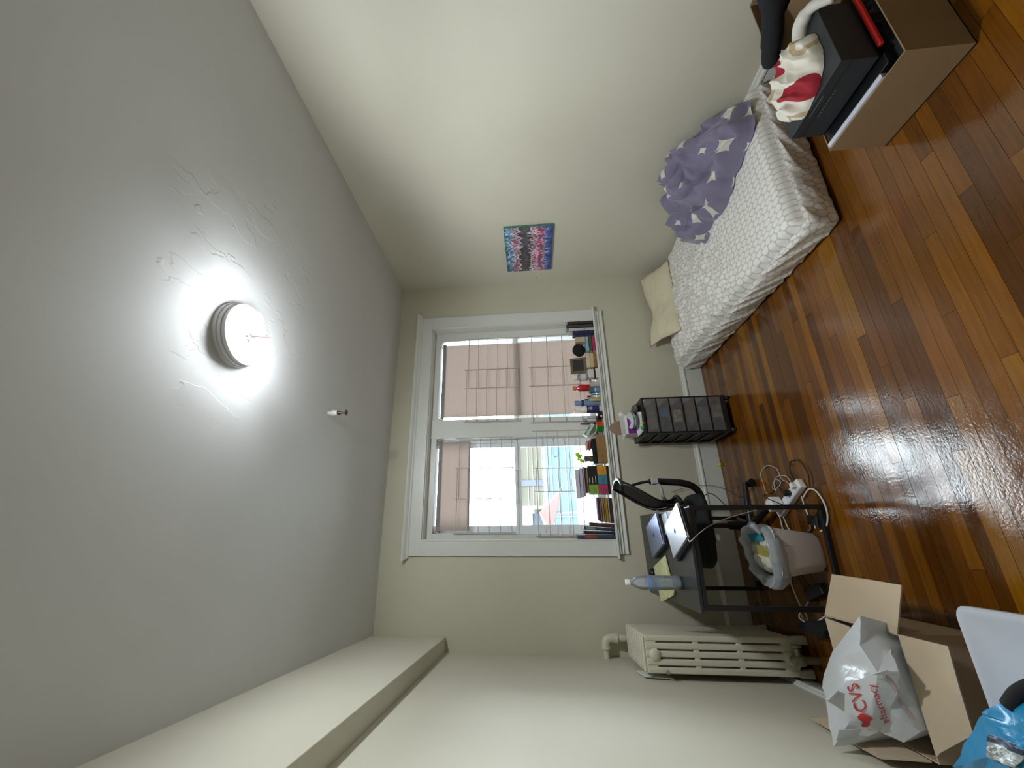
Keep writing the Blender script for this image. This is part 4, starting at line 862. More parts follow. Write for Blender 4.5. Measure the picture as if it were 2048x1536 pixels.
def heap(name, cx, cy, z0, rx, ry, h, m, parent, seed=0, amp=0.35, loc=None, rot=0, nn=40, pw=2.6):
    def fn(u, v):
        w_ = v * 2 * PI; r = u; x = math.copysign(abs(math.cos(w_)) ** (2 / pw), math.cos(w_)) * r; y_ = math.copysign(abs(math.sin(w_)) ** (2 / pw), math.sin(w_)) * r
        X, Y = x * rx, y_ * ry; X, Y = X * math.cos(rot) - Y * math.sin(rot), X * math.sin(rot) + Y * math.cos(rot)
        f = ridge(X * 9 + seed, Y * 9, seed) ; g_ = ridge(X * 20 + seed, Y * 18 + X * 8, seed + 3)
        d = max(0, 1 - r ** 3) ** 0.6
        z = h * d * (1 - amp + amp * (0.6 * f + 0.4 * g_)); rr = 1 + 0.10 * noise.noise(Vector((math.cos(w_) * 2, math.sin(w_) * 2, seed)))
        return (cx + X * rr, cy + Y * rr, z0 + max(0.001, z))
    return grid_mesh(name, fn, nn, nn * 3, m, parent)
heap('garment_body', 1.87, 1.115, 0.10, 0.235, 0.032, 0.15, M_BLACKFAB, t, 3.3)
q = MB(); q.box(1.64, 2.10, 1.085, 1.46, 0.008, 0.20); solo(q, 'packed_bundle', M_BLACKFAB, (1.87, 1.28, 0.008), 'dark bundle filling the inside of the open cardboard box', 'clothes', bevel=0.02)

# cloth on the charcoal box
def cloth_mat():
    m = mat('printed_scarf', '#dcd6cb', rough=0.85, bump=0.35, bscale=18, dist=0.006, detail=5); n = m.node_tree.nodes; l = m.node_tree.links; p = n['Principled BSDF']
    g = n.new('ShaderNodeTexCoord'); nz = n.new('ShaderNodeTexNoise'); nz.inputs['Scale'].default_value = 5.0; nz.inputs['Detail'].default_value = 1.5; l.new(g.outputs['Object'], nz.inputs['Vector'])
    r = n.new('ShaderNodeValToRGB'); r.color_ramp.interpolation = 'CONSTANT'; e = r.color_ramp.elements; e[0].position = 0; e[0].color = lin('#9c1f2e'); e[1].position = 0.405; e[1].color = lin('#dcd6cb')
    for ps, cc in ((0.56, '#bba584'), (0.63, '#ddd8cf'), (0.70, '#9c1f2e')): x = e.new(ps); x.color = lin(cc)
    l.new(nz.outputs['Fac'], r.inputs['Fac']); l.new(r.outputs['Color'], p.inputs['Base Color']); return m
t = thing('scarf', (1.87, 1.30, 0.387), 'bunched white scarf with red and beige print on top of the charcoal box', 'cloth')
def scarf_pt(u, v):
    w_ = v * 2 * PI; r = u; X = 0.175 * math.cos(w_) * r; Y = 0.150 * math.sin(w_) * r; ca_, sa_ = math.cos(0.55), math.sin(0.55)
    gx, gy = X * ca_ + Y * sa_, -X * sa_ + Y * ca_
    f = ridge(gx * 4 + noise.noise(Vector((X * 8, Y * 8, 1))), gy * 15, 11.0); g2 = ridge(gx * 9, gy * 26 + gx * 6, 4.0)
    z = 0.388 + max(0.0015, 0.082 * max(0, 1 - r ** 4) ** 0.5 * (0.50 + 0.34 * f + 0.16 * g2)); rr = 1 + 0.09 * noise.noise(Vector((math.cos(w_) * 2.2, math.sin(w_) * 2.2, 6)))
    return (1.862 + X * rr, 1.318 + Y * rr if Y < 0.12 else 1.318 + 0.12 * rr + (Y - 0.12) * 0.5, z)
grid_mesh('scarf_cloth', scarf_pt, 60, 180, cloth_mat(), t)
q = MB(); q.tube(spl([(1.99, 1.24, 0.395), (2.02, 1.19, 0.41), (2.02, 1.13, 0.40), (1.98, 1.08, 0.36)]), [0.028] * 10 + [0.022] * 9, 10); build(q, 'rolled_end', mat('white_cotton', '#cfccc5', rough=0.9, bump=0.3, bscale=20, dist=0.005), t, smooth=True)
# second box by the right wall
t = open_box('cardboard_box', 2.20, 2.56, 1.02, 1.40, 0.40, 'smaller cardboard box against the right wall stuffed with navy and black clothes', M_CARDB)
t = thing('navy_garment', (2.38, 1.2, 0.2), 'navy blue garment with white spots stuffed in the box by the wall', 'clothes')
def spots():
    m = mat('navy_spotted', '#191b3a', rough=0.9); n = m.node_tree.nodes; l = m.node_tree.links; p = n['Principled BSDF']
    tc = n.new('ShaderNodeTexCoord'); v = n.new('ShaderNodeTexVoronoi'); v.inputs['Scale'].default_value = 9; l.new(tc.outputs['Object'], v.inputs['Vector'])
    r = n.new('ShaderNodeValToRGB'); e = r.color_ramp.elements; e[0].position = 0.16; e[0].color = lin('#a9b0ab'); e[1].position = 0.20; e[1].color = lin('#191b3a'); l.new(v.outputs['Distance'], r.inputs['Fac']); l.new(r.outputs['Color'], p.inputs['Base Color']); return m
heap('garment_body', 2.38, 1.21, 0.22, 0.165, 0.175, 0.26, spots(), t, 5.1, 0.2)
t = thing('black_sleeve', (2.18, 1.35, 0.3), 'black sleeve hanging from the box by the wall over the bed corner', 'clothes')
q = MB(); q.tube(spl([(2.30, 1.16, 0.44), (2.24, 1.22, 0.45), (2.20, 1.31, 0.42), (2.185, 1.40, 0.385), (2.18, 1.45, 0.36)], 6), [0.05] * 8 + [0.045] * 8 + [0.040] * 6 + [0.036] * 2 + [0.012], 14); build(q, 'sleeve', M_BLACKFAB, t, smooth=True)

# ================================================================== LEFT BOX, SHOPPING BAG, BIN, BLUE BAG
LX0, LX1, LY0, LY1, LH = -0.700, -0.325, 1.870, 2.275, 0.300
t = thing('cardboard_box', (-0.51, 2.07, 0), 'open cardboard box with its flaps spread, holding the white shopping bag', 'box')
for (a, b, c_, d_) in ((LX0, LX0 + 0.005, LY0, LY1), (LX1 - 0.005, LX1, LY0, LY1), (LX0 + 0.005, LX1 - 0.005, LY0, LY0 + 0.005), (LX0 + 0.005, LX1 - 0.005, LY1 - 0.005, LY1)):
    q = MB(); q.box(a, b, c_, d_, 0, LH); build(q, 'side_panel', M_CARD, t)
q = MB(); q.box(LX0, LX1, LY0, LY1, 0.001, 0.006); build(q, 'bottom_panel', M_CARD, t)
def flap(pts, nm='flap'): q = MB(); q.slab(pts, 0.005); build(q, nm, M_CARD, t)
flap([(LX1, 1.872, 0.302), (-0.156, 1.785, 0.297), (-0.150, 1.95, 0.296), (-0.146, 2.150, 0.300), (LX1 + 0.002, 2.275, 0.302)])
flap([(LX0 + 0.02, LY0, 0.301), (-0.325, LY0, 0.301), (-0.323, 1.680, 0.296), (-0.44, 1.694, 0.294), (-0.560, 1.704, 0.292), (-0.66, 1.85, 0.298)])
flap([(-0.336, 2.272, 0.306), (-0.345, 2.13, 0.300), (-0.52, 2.13, 0.292), (LX0 + 0.01, 2.15, 0.296), (LX0 + 0.01, 2.272, 0.306)])
flap([(LX0 - 0.002, 1.895, 0.305), (LX0 - 0.002, 2.26, 0.305), (-0.750, 2.42, 0.405), (-0.742, 2.36, 0.42), (-0.728, 2.08, 0.430), (-0.722, 1.96, 0.425)])

def param_surface(pts, px_hull, fine=5):
    """cloth shell over a height field of control points; pattern coordinates (a, b) are the cloth's own print coordinates"""
    V2 = [Vector((p[0], p[1])) for p in pts]; out = delaunay_2d_cdt(V2, [], [list(range(px_hull))], 1, 1e-6)
    vs2, tris = out[0], out[2]; tt = []
    for tr_ in tris:
        f_ = list(tr_)
        for i in range(1, len(f_) - 1): tt.append((f_[0], f_[i], f_[i + 1]))
    V3 = []
    for v in vs2:
        k_ = min(range(len(V2)), key=lambda i: (V2[i] - v).length); V3.append(Vector(pts[k_][2:5]))
    return [Vector(v) for v in vs2], V3, tt
def eval_surf(surf, a, b):
    vs2, V3, tt = surf; best = None
    for (i, j, k_) in tt:
        A, B, C_ = vs2[i], vs2[j], vs2[k_]; d = (B.x - A.x) * (C_.y - A.y) - (C_.x - A.x) * (B.y - A.y)
        if abs(d) < 1e-9: continue
        w1 = ((a - A.x) * (C_.y - A.y) - (C_.x - A.x) * (b - A.y)) / d; w2 = ((B.x - A.x) * (b - A.y) - (a - A.x) * (B.y - A.y)) / d; w0 = 1 - w1 - w2
        mn = min(w0, w1, w2)
        if best is None or mn > best[0]:
            n_ = (V3[j] - V3[i]).cross(V3[k_] - V3[i]).normalized(); n_ = n_ if n_.z > 0 else -n_
            best = (mn, V3[i] * w0 + V3[j] * w1 + V3[k_] * w2, n_)
        if mn >= -1e-6: break
    return best[1], best[2]
def crinkle(p, amp): return amp * (ridge(p.x * 14, p.y * 14, p.z * 14) ** 2 + 0.5 * noise.noise(p * 35))
def shell(name, surf, hull, m, parent, zb, shrink=0.8, div=3, amp=0.006, cen=None):
    vs2, V3, tt = surf; bm = bmesh.new(); bv = [bm.verts.new(v) for v in V3]
    for f_ in tt:
        try: bm.faces.new([bv[i] for i in f_])
        except ValueError: pass
    bmesh.ops.subdivide_edges(bm, edges=bm.edges, cuts=div, use_grid_fill=True)
    for v in bm.verts: v.co.z += crinkle(v.co, amp) - amp * 0.5
    be = [e for e in bm.edges if e.is_boundary]; cen = cen or sum((v for v in V3), Vector()) / len(V3)
    for zz, sk in ((zb * 0.5 + 0.5 * min(v.z for v in V3), 1 - (1 - shrink) * 0.6), (zb, shrink)):
        g_ = bmesh.ops.extrude_edge_only(bm, edges=be); nv_ = [e for e in g_['geom'] if isinstance(e, bmesh.types.BMVert)]
        for v in nv_: v.co.x = cen.x + (v.co.x - cen.x) * sk; v.co.y = cen.y + (v.co.y - cen.y) * sk; v.co.z = zz + 0.01 * noise.noise(v.co * 12)
        be = [e for e in g_['geom'] if isinstance(e, bmesh.types.BMEdge) and e.is_boundary]
    bmesh.ops.contextual_create(bm, geom=be)
    q = MB(); bm.verts.index_update(); q.v = [tuple(v.co) for v in bm.verts]; q.f = [tuple(v.index for v in f_.verts) for f_ in bm.faces]; q.mi = [0] * len(q.f); bm.free()
    return build(q, name, m, parent, smooth='auto')
def print_on(surf, strokes, name, m, parent, lift=0.0035, amp=0):
    q = MB()
    for vs, fs, o_, d_, u_, sc_ in strokes:
        # subdivide the flat lettering so it can follow the folds
        bm = bmesh.new(); bv = [bm.verts.new((v[0], v[1], 0)) for v in vs]
        for f_ in fs:
            try: bm.faces.new([bv[i] for i in f_])
            except ValueError: pass
        bmesh.ops.triangulate(bm, faces=bm.faces); L_ = 0.12 * sc_
        for _ in range(3):
            es = [e for e in bm.edges if e.calc_length() > L_]
            if not es: break
            bmesh.ops.subdivide_edges(bm, edges=es, cuts=1); bmesh.ops.triangulate(bm, faces=bm.faces)
        pv_ = []
        for v in bm.verts:
            a = o_[0] + d_[0] * v.co.x + u_[0] * v.co.y; b = o_[1] + d_[1] * v.co.x + u_[1] * v.co.y
            p, n_ = eval_surf(surf, a, b); p = p.copy(); p.z += crinkle(p, amp) - amp * 0.5 if amp else 0; pv_.append(p + n_ * lift)
        bm.verts.index_update(); q.add(pv_, [tuple(v.index for v in f_.verts) for f_ in bm.faces]); bm.free()
    return build(q, name, m, parent)

M_BAG = translucent('white_carrier_plastic', '#dfe1e4', tr=0.35, rough=0.22, gloss=0.10, bump=0.5, bscale=26, bdist=0.006)
BAGP = [(1719, 1231, -0.27, 1.893, 0.4), (1742, 1259, -0.319, 1.915, 0.36), (1793, 1299, -0.374, 1.885, 0.335), (1832, 1378, -0.487, 1.875, 0.325), (1844, 1466, -0.613, 1.872, 0.33), (1807, 1485, -0.666, 1.934, 0.35), (1759, 1463, -0.652, 1.98, 0.39), (1710, 1494, -0.712, 2.046, 0.45), (1664, 1500, -0.735, 2.071, 0.51), (1651, 1409, -0.616, 2.115, 0.48), (1645, 1364, -0.555, 2.172, 0.44), (1665, 1302, -0.429, 2.101, 0.41),
        (1686, 1370, -0.515, 1.985, 0.47), (1755, 1345, -0.441, 1.854, 0.42), (1796, 1385, -0.499, 1.857, 0.37), (1740, 1430, -0.587, 1.925, 0.44), (1720, 1290, -0.368, 1.905, 0.42), (1796, 1342, -0.425, 1.811, 0.38), (1779, 1420, -0.561, 1.895, 0.39), (1700, 1440, -0.632, 2.016, 0.46), (1673, 1322, -0.454, 2.056, 0.43)]
bag = thing('shopping_bag', (-0.52, 2.0, 0.02), 'white plastic pharmacy shopping bag with a red heart, slumped in the open box', 'bag')
surf = param_surface(BAGP, 12)
shell('bag_body', surf, 12, M_BAG, bag, 0.03, 0.62, 3, 0.006, cen=Vector((-0.51, 2.05, 0.4)))
d_ = Vector((-0.333, -0.943)); u_ = Vector((-0.943, 0.333)); RED = mat('red_print', '#b8202c', rough=0.4)
tv, tf = text_mesh('pharmacy', 21); print_on(surf, [(tv, tf, (1776, 1443), d_, u_, 21)], 'lettering', RED, bag, amp=0.006, lift=0.005)
tv, tf = text_mesh('CVS', 34); print_on(surf, [(tv, tf, (1737, 1420), d_, u_, 34)], 'lettering', RED, bag, amp=0.006, lift=0.005)
hv = [(0, -0.5), (0.5, 0.02), (0.52, 0.28), (0.36, 0.46), (0.14, 0.44), (0, 0.28), (-0.14, 0.44), (-0.36, 0.46), (-0.52, 0.28), (-0.5, 0.02)]
print_on(surf, [([(a * 26, b * 24) for a, b in hv], [tuple(range(10))], (1732, 1438), d_, u_, 24)], 'heart_print', RED, bag, amp=0.006, lift=0.005)
st = mat('faded_red_stripe', '#b99a9a', rough=0.5)
print_on(surf, [([(0, 0), (118, 0), (118, 4), (0, 4)], [(0, 1, 2, 3)], (1835, 1440), Vector((-0.55, -0.835)), Vector((-0.835, 0.55)), 60), ([(0, 7), (118, 7), (118, 8.2), (0, 8.2)], [(0, 1, 2, 3)], (1835, 1440), Vector((-0.55, -0.835)), Vector((-0.835, 0.55)), 60)], 'printed_stripe', st, bag, amp=0.006, lift=0.004)
# loose handles of the bag standing up as crisp folds
for pts in ([(-0.60, 2.12, 0.475), (-0.575, 2.02, 0.52), (-0.53, 1.985, 0.49)], [(-0.72, 2.07, 0.50), (-0.665, 2.02, 0.505), (-0.65, 1.99, 0.44)], [(-0.45, 1.86, 0.44), (-0.42, 1.80, 0.425), (-0.43, 1.80, 0.385)]):
    q = MB(); p0, p1, p2 = [Vector(p) for p in pts]; q.slab([p0, p1, p2, (p0 + p2) / 2 - Vector((0, 0, 0.03))], 0.0015); build(q, 'handle_fold', M_BAG, bag)

# storage bin with lid
t = thing('storage_bin', (-0.38, 1.32, 0), 'grey white plastic storage bin with a lipped lid at the near left', 'storage bin')
M_BIN = mat('grey_white_plastic', '#b9bcc4', rough=0.4)
def rrect(x0, x1, y0, y1, r, z, n_=6):
    out = []
    for cx, cy, a0 in ((x1 - r, y1 - r, 0), (x0 + r, y1 - r, 90), (x0 + r, y0 + r, 180), (x1 - r, y0 + r, 270)):
        for i in range(n_ + 1): a = math.radians(a0 + 90 * i / n_); out.append((cx + r * math.cos(a), cy + r * math.sin(a), z))
    return out
def loft(rings, cap0=True, cap1=True):
    q = MB(); k_ = len(rings[0])
    for r_ in rings: q.v += [tuple(p) for p in r_]
    for i in range(len(rings) - 1):
        for j in range(k_): q.f.append((i * k_ + j, i * k_ + (j + 1) % k_, (i + 1) * k_ + (j + 1) % k_, (i + 1) * k_ + j)); q.mi.append(0)
    if cap0: q.f.append(tuple(range(k_ - 1, -1, -1))); q.mi.append(0)
    if cap1: q.f.append(tuple((len(rings) - 1) * k_ + j for j in range(k_))); q.mi.append(0)
    return q
bx = (-0.575, -0.195, 1.05, 1.615)
q = loft([rrect(bx[0] + 0.05, bx[1] - 0.05, bx[2] + 0.05, bx[3] - 0.05, 0.04, 0.0), rrect(bx[0] + 0.02, bx[1] - 0.02, bx[2] + 0.02, bx[3] - 0.02, 0.04, 0.26), rrect(bx[0] + 0.012, bx[1] - 0.012, bx[2] + 0.012, bx[3] - 0.012, 0.04, 0.272)]); build(q, 'tub', M_BIN, t, smooth='auto')
q = loft([rrect(*bx, 0.035, 0.272), rrect(*bx, 0.035, 0.292), rrect(bx[0] + 0.006, bx[1] - 0.006, bx[2] + 0.006, bx[3] - 0.006, 0.032, 0.299), rrect(bx[0] + 0.022, bx[1] - 0.022, bx[2] + 0.022, bx[3] - 0.022, 0.028, 0.299), rrect(bx[0] + 0.03, bx[1] - 0.03, bx[2] + 0.03, bx[3] - 0.03, 0.026, 0.293), rrect(bx[0] + 0.14, bx[1] - 0.14, bx[2] + 0.14, bx[3] - 0.14, 0.02, 0.2935)]); build(q, 'lid', M_BIN, t, smooth='auto')

BLU = [(1908, 1534, -0.63, 1.674, 0.4), (1957, 1438, -0.452, 1.481, 0.44), (1969, 1421, -0.417, 1.428, 0.46), (2014, 1401, -0.38, 1.378, 0.44), (2048, 1358, -0.328, 1.358, 0.4), (2130, 1340, -0.293, 1.295, 0.36), (2170, 1480, -0.42, 1.274, 0.4), (2120, 1640, -0.605, 1.429, 0.38), (1980, 1680, -0.69, 1.60, 0.36), (1890, 1600, -0.70, 1.70, 0.35),
       (2000, 1500, -0.48, 1.374, 0.5), (2070, 1480, -0.424, 1.276, 0.5), (2040, 1560, -0.526, 1.35, 0.5), (1977, 1512, -0.525, 1.464, 0.46), (2048, 1440, -0.39, 1.283, 0.5), (2030, 1462, -0.43, 1.33, 0.485)]
t = thing('blue_bag', (-0.48, 1.42, 0.3), 'crumpled bright blue bag with a silver label lying on the storage bin', 'bag')
surf2 = param_surface(BLU, 10); shell('bag_body', surf2, 10, mat('bright_blue_film', '#0a7fb0', rough=0.35, bump=0.5, bscale=14, dist=0.012, coat=0.3), t, 0.302, 0.9, 3, 0.012, cen=Vector((-0.42, 1.42, 0.4)))
ld_ = Vector((0.935, 0.355)); lu_ = Vector((-0.30, 0.954)) * -1
def quad(x0, x1, y0, y1): return [(x0, y0), (x1, y0), (x1, y1), (x0, y1)], [(0, 1, 2, 3)]
def on2(items, nm, m, lift): print_on(surf2, [(v, f_, (1977, 1512), ld_, lu_, s_) for (v, f_), s_ in items], nm, m, t, lift, amp=0.012)
on2([(quad(0, 95, 0, 39), 30)], 'label', mat('silver_label', '#9aa09f', rough=0.35, metal=0.3), 0.008)
on2([(quad(1, 95, 27, 38), 30)], 'label_band', mat('dark_navy_label', '#1c2c46', rough=0.4), 0.0105)
tv, tf = text_mesh('eaoooc', 17); tv = [(v[0] + 9, v[1] + 14) for v in tv]; tv2, tf2 = text_mesh('oooc', 11); tv2 = [(v[0] + 24, v[1] + 5) for v in tv2]
on2([((tv, tf), 17), ((tv2, tf2), 12)], 'label_lettering', mat('pale_print', '#c9cfcb', rough=0.5), 0.0115)
q = MB(); q.tube(spl([(-0.385, 1.352, 0.462), (-0.35, 1.325, 0.452), (-0.325, 1.30, 0.43)]), 0.017, 10); solo(q, 'black_pouch', M_BLACKFAB, (-0.35, 1.33, 0.42), 'small black textured pouch tucked in the fold of the blue bag', 'pouch', smooth=True)

# ================================================================== TRASH CAN
tc_ = thing('trash_can', (-0.07, 2.76, 0), 'white plastic trash can lined with a translucent bag under the desk', 'trash can')
M_CAN = mat('off_white_can', '#d0cccd', rough=0.45)
rings = [rrect(-0.160, 0.020, 2.665, 2.845, 0.045, 0.0), rrect(-0.172, 0.032, 2.655, 2.86, 0.05, 0.02), rrect(-0.205, 0.066, 2.615, 2.895, 0.055, 0.265), rrect(-0.212, 0.073, 2.608, 2.902, 0.055, 0.27), rrect(-0.200, 0.061, 2.62, 2.89, 0.05, 0.268), rrect(-0.165, 0.025, 2.665, 2.855, 0.045, 0.03)]
q = loft(rings); build(q, 'can', M_CAN, tc_, smooth='auto')
M_LINER = translucent('frosted_liner', '#ccd3dc', tr=0.45, rough=0.2, gloss=0.12, transp=0.25, bump=0.6, bscale=20, bdist=0.008)
def liner(u, v):
    w_ = v * 2 * PI; i = [0, 1, 2, 3, 4, 5]; prof_ = [(0.90, 0.215), (1.03, 0.245), (1.06, 0.285), (0.99, 0.318), (0.93, 0.29), (0.86, 0.21), (0.80, 0.15)]
    f = u * (len(prof_) - 1); k_ = min(int(f), len(prof_) - 2); g_ = f - k_; r = prof_[k_][0] * (1 - g_) + prof_[k_ + 1][0] * g_; z = prof_[k_][1] * (1 - g_) + prof_[k_ + 1][1] * g_
    x = math.copysign(abs(math.cos(w_)) ** 0.75, math.cos(w_)) * 0.140 * r; y_ = math.copysign(abs(math.sin(w_)) ** 0.75, math.sin(w_)) * 0.146 * r
    n_ = noise.noise(Vector((math.cos(w_) * 3, math.sin(w_) * 3, z * 6))); n2 = ridge(math.cos(w_) * 6, math.sin(w_) * 6, z * 4)
    k2 = 1 + 0.09 * n_ + 0.03 * n2; lx = 0.045 * ss(0.6, 1, -math.cos(w_ - 0.5)) * (1 if u < 0.6 else 0.2)
    return (-0.070 + x * k2 - lx, 2.755 + y_ * k2, z + 0.022 * n_ + 0.02 * ss(0.5, 1, math.cos(w_ - 0.7)) * (1 if 0.3 < u < 0.8 else 0))
grid_mesh('liner_bag', liner, 24, 90, M_LINER, tc_)
q = MB(); q.tube(spl([(0.045, 2.72, 0.30), (0.075, 2.70, 0.335), (0.07, 2.655, 0.345), (0.03, 2.65, 0.32)]), [0.012, 0.015, 0.018, 0.02, 0.022, 0.022, 0.022, 0.022, 0.022, 0.022, 0.02, 0.02, 0.018, 0.016, 0.014, 0.013, 0.012, 0.011, 0.01], 8); build(q, 'knotted_handle', M_LINER, tc_, smooth=True)
t = thing('crumpled_tissue', (-0.08, 2.74, 0.2), 'crumpled white and yellow paper waste inside the trash can', 'paper waste')
heap('waste_paper', -0.080, 2.755, 0.240, 0.105, 0.115, 0.085, mat('waste_paper_mix', '#cfcabb', rough=0.8, var=0.25, vscale=22, bump=0.5, bscale=30, dist=0.006), t, 8.8, 0.6)
q = MB(); q.slab([(-0.01, 2.70, 0.285), (0.035, 2.72, 0.29), (0.03, 2.80, 0.325), (-0.015, 2.79, 0.315)], 0.004); solo(q, 'teal_wrapper', mat('teal_wrapper', '#2f7f95', rough=0.4), (0, 2.74, 0.24), 'teal wrapper sticking up in the trash can', 'wrapper', bevel=0.001)
q = MB(); q.slab([(-0.10, 2.66, 0.288), (-0.05, 2.65, 0.298), (-0.03, 2.72, 0.318), (-0.08, 2.75, 0.316)], 0.008); solo(q, 'yellow_wrapper', mat('yellow_wrapper', '#a39c4c', rough=0.5, var=0.3, vscale=60), (-0.07, 2.7, 0.26), 'yellow and grey wrapper among the waste in the trash can', 'wrapper', bevel=0.002)
t = thing('plastic_bag', (-0.21, 3.33, 0), 'thin clear plastic bag lying on the floor behind the trash can', 'bag')
heap('bag_film', -0.20, 3.30, 0.002, 0.09, 0.12, 0.13, translucent('clear_film', '#b6b2ac', tr=0.4, rough=0.15, gloss=0.15, transp=0.6), t, 2.2, 0.5, nn=24)

# ================================================================== POWER STRIP, CHARGER, CABLES
M_CORD = mat('white_cord', '#cfcac3', rough=0.5); M_BCORD = mat('black_cord', '#121214', rough=0.5)
a, b = Vector((0.312, 2.66, 0)), Vector((0.155, 2.965, 0)); dv = (b - a).normalized(); nv = Vector((-dv.y, dv.x, 0)); ang = math.atan2(dv.y, dv.x)
ps = thing('power_strip', (a + b) / 2, 'white power strip lying on the floor by the desk leg', 'power strip')
c_ = (a + b) / 2; L2 = (b - a).length / 2; R_ = Matrix.Rotation(ang, 3, 'Z')
def obox(cen, l_, w_, z0, z1, R=R_):
    q = MB(); cc = Vector((cen.x, cen.y, (z0 + z1) / 2)); q.box(cc.x - l_, cc.x + l_, cc.y - w_, cc.y + w_, z0, z1, R=R, c=cc); return q
build(obox(c_, L2, 0.030, 0.0, 0.042), 'housing', M_WHITEPL, ps, bevel=0.008)
build(obox(c_, L2 - 0.012, 0.021, 0.042, 0.0432), 'outlet_face', mat('bluish_white', '#e2e4ee', rough=0.4), ps)
for i in range(5):
    cc = a + dv * (0.055 + i * 0.055); q = MB()
    for s_ in (-0.007, 0.007):
        p = cc + nv * s_; q.add(obox(p, 0.004, 0.0012, 0.0432, 0.0436).v, [(0, 1, 3, 2), (4, 6, 7, 5), (0, 4, 5, 1), (2, 3, 7, 6), (0, 2, 6, 4), (1, 5, 7, 3)])
    build(q, 'socket_slot', M_BLACKPL, ps)
pa = a + dv * 0.245 + nv * 0.01
chg = thing('charger', (pa.x, pa.y, 0.044), 'square white laptop charger plugged into the power strip', 'charger')
build(obox(pa + Vector((0.015, 0.012, 0)), 0.036, 0.036, 0.046, 0.118), 'brick', M_WHITEPL, chg, bevel=0.008)
build(obox(pa, 0.012, 0.012, 0.040, 0.046), 'prongs', M_WHITEPL, chg)
q = obox(a + dv * 0.11, 0.016, 0.014, 0.044, 0.078); solo(q, 'black_plug', M_BLACKPL, (a + dv * 0.11) + Vector((0, 0, 0.044)), 'small black plug in the near end of the power strip', 'plug', bevel=0.003)
q = obox(a + dv * 0.030, 0.014, 0.016, 0.044, 0.070); solo(q, 'white_plug', M_WHITEPL, (a + dv * 0.03) + Vector((0, 0, 0.044)), 'small white plug at the very end of the power strip', 'plug', bevel=0.003)
def cord(pts, r, m, label, name='cable', n_=8): q = MB(); q.tube(spl(pts, n_), r, 7); return solo(q, name, m, pts[0], label, 'cable', smooth=True)
cord([(0.20, 2.885, 0.085), (0.17, 2.84, 0.22), (0.13, 2.76, 0.40), (0.080, 2.64, 0.58), (0.035, 2.54, 0.69), (0.004, 2.487, 0.748), (-0.012, 2.492, 0.769), (0.001, 2.514, 0.7705)], 0.0024, M_CORD, 'long white cable hanging from the silver laptop down to the charger')
cord([(0.27, 2.90, 0.10), (0.30, 2.98, 0.07), (0.36, 3.06, 0.03), (0.43, 3.10, 0.012), (0.47, 3.0, 0.01), (0.43, 2.88, 0.02), (0.36, 2.82, 0.04), (0.33, 2.74, 0.06), (0.31, 2.70, 0.066)], 0.002, M_CORD, 'thin white cable looping widely on the floor beside the charger')
cord([(0.30, 2.68, 0.066), (0.36, 2.74, 0.05), (0.375, 2.84, 0.045), (0.35, 2.93, 0.03), (0.31, 2.94, 0.04), (0.30, 2.86, 0.06), (0.33, 2.80, 0.06), (0.36, 2.86, 0.05), (0.34, 2.92, 0.035), (0.29, 2.90, 0.05)], 0.0022, M_CORD, 'tangled white cable coiled between the charger and the strip end')
cord([(0.27, 2.76, 0.062), (0.31, 2.82, 0.07), (0.345, 2.90, 0.04), (0.34, 2.95, 0.02), (0.29, 2.96, 0.03), (0.26, 2.90, 0.125), (0.22, 2.84, 0.10), (0.19, 2.80, 0.05), (0.20, 2.72, 0.012), (0.17, 2.66, 0.008)], 0.0028, M_BCORD, 'black cable tangled over the charger and power strip')
cord([(0.335, 2.735, 0.012), (0.40, 2.76, 0.010), (0.45, 2.72, 0.010), (0.435, 2.64, 0.010), (0.36, 2.60, 0.010), (0.30, 2.61, 0.010), (0.26, 2.62, 0.01)], 0.0034, M_BCORD, 'black cable making a loop on the floor at the end of the power strip')
cord([(0.15, 2.975, 0.02), (0.06, 2.99, 0.012), (0.0, 2.96, 0.010), (-0.10, 2.99, 0.010), (-0.25, 3.05, 0.010), (-0.40, 3.0, 0.01)], 0.0042, M_CORD, 'thick white cord running from the power strip behind the trash can')
cord([(0.14, 2.94, 0.02), (0.07, 2.93, 0.012), (0.03, 2.90, 0.010), (0.0, 2.90, 0.010)], 0.004, M_CORD, 'short white cord under the desk between the strip and trash can')
cord([(0.23, 2.70, 0.010), (0.27, 2.63, 0.010), (0.255, 2.57, 0.010), (0.19, 2.53, 0.010), (0.12, 2.53, 0.010), (0.06, 2.57, 0.010), (0.04, 2.63, 0.010)], 0.0048, M_CORD, 'white extension cord curving around the near desk leg')
cord([(0.24, 2.71, 0.012), (0.20, 2.71, 0.010), (0.13, 2.70, 0.010), (0.06, 2.71, 0.010), (0.045, 2.74, 0.01)], 0.0042, M_CORD, 'white cord passing under the power supply beside the trash can')
q = MB(); q.box(0.07, 0.125, 2.60, 2.685, 0.001, 0.032, rot=-0.2); t = thing('power_adapter', (0.1, 2.64, 0), 'black power adapter block on the floor beside the near desk leg', 'adapter'); build(q, 'block', mat('dark_grey_adapter', '#24282d', rough=0.4), t, bevel=0.005)
q = MB(); q.box(0.055, 0.072, 2.625, 2.632, 0.032, 0.0324, rot=-0.2); build(q, 'status_mark', M_WHITEPL, t)
t = thing('power_adapter', (-0.25, 2.76, 0), 'black adapter block on the floor between the trash can and the open box', 'adapter'); q = MB(); q.box(-0.315, -0.255, 2.70, 2.88, 0.001, 0.045, rot=0.35); build(q, 'block', M_BLACKPL, t, bevel=0.008); q = MB(); q.tube([(-0.28, 2.88, 0.02), (-0.25, 2.93, 0.015), (-0.2, 2.95, 0.01)], 0.004, 6); build(q, 'lead', M_BCORD, t)
t = thing('black_pouch', (-0.47, 2.80, 0), 'long black pouch lying among white cords in front of the radiator foot', 'pouch')
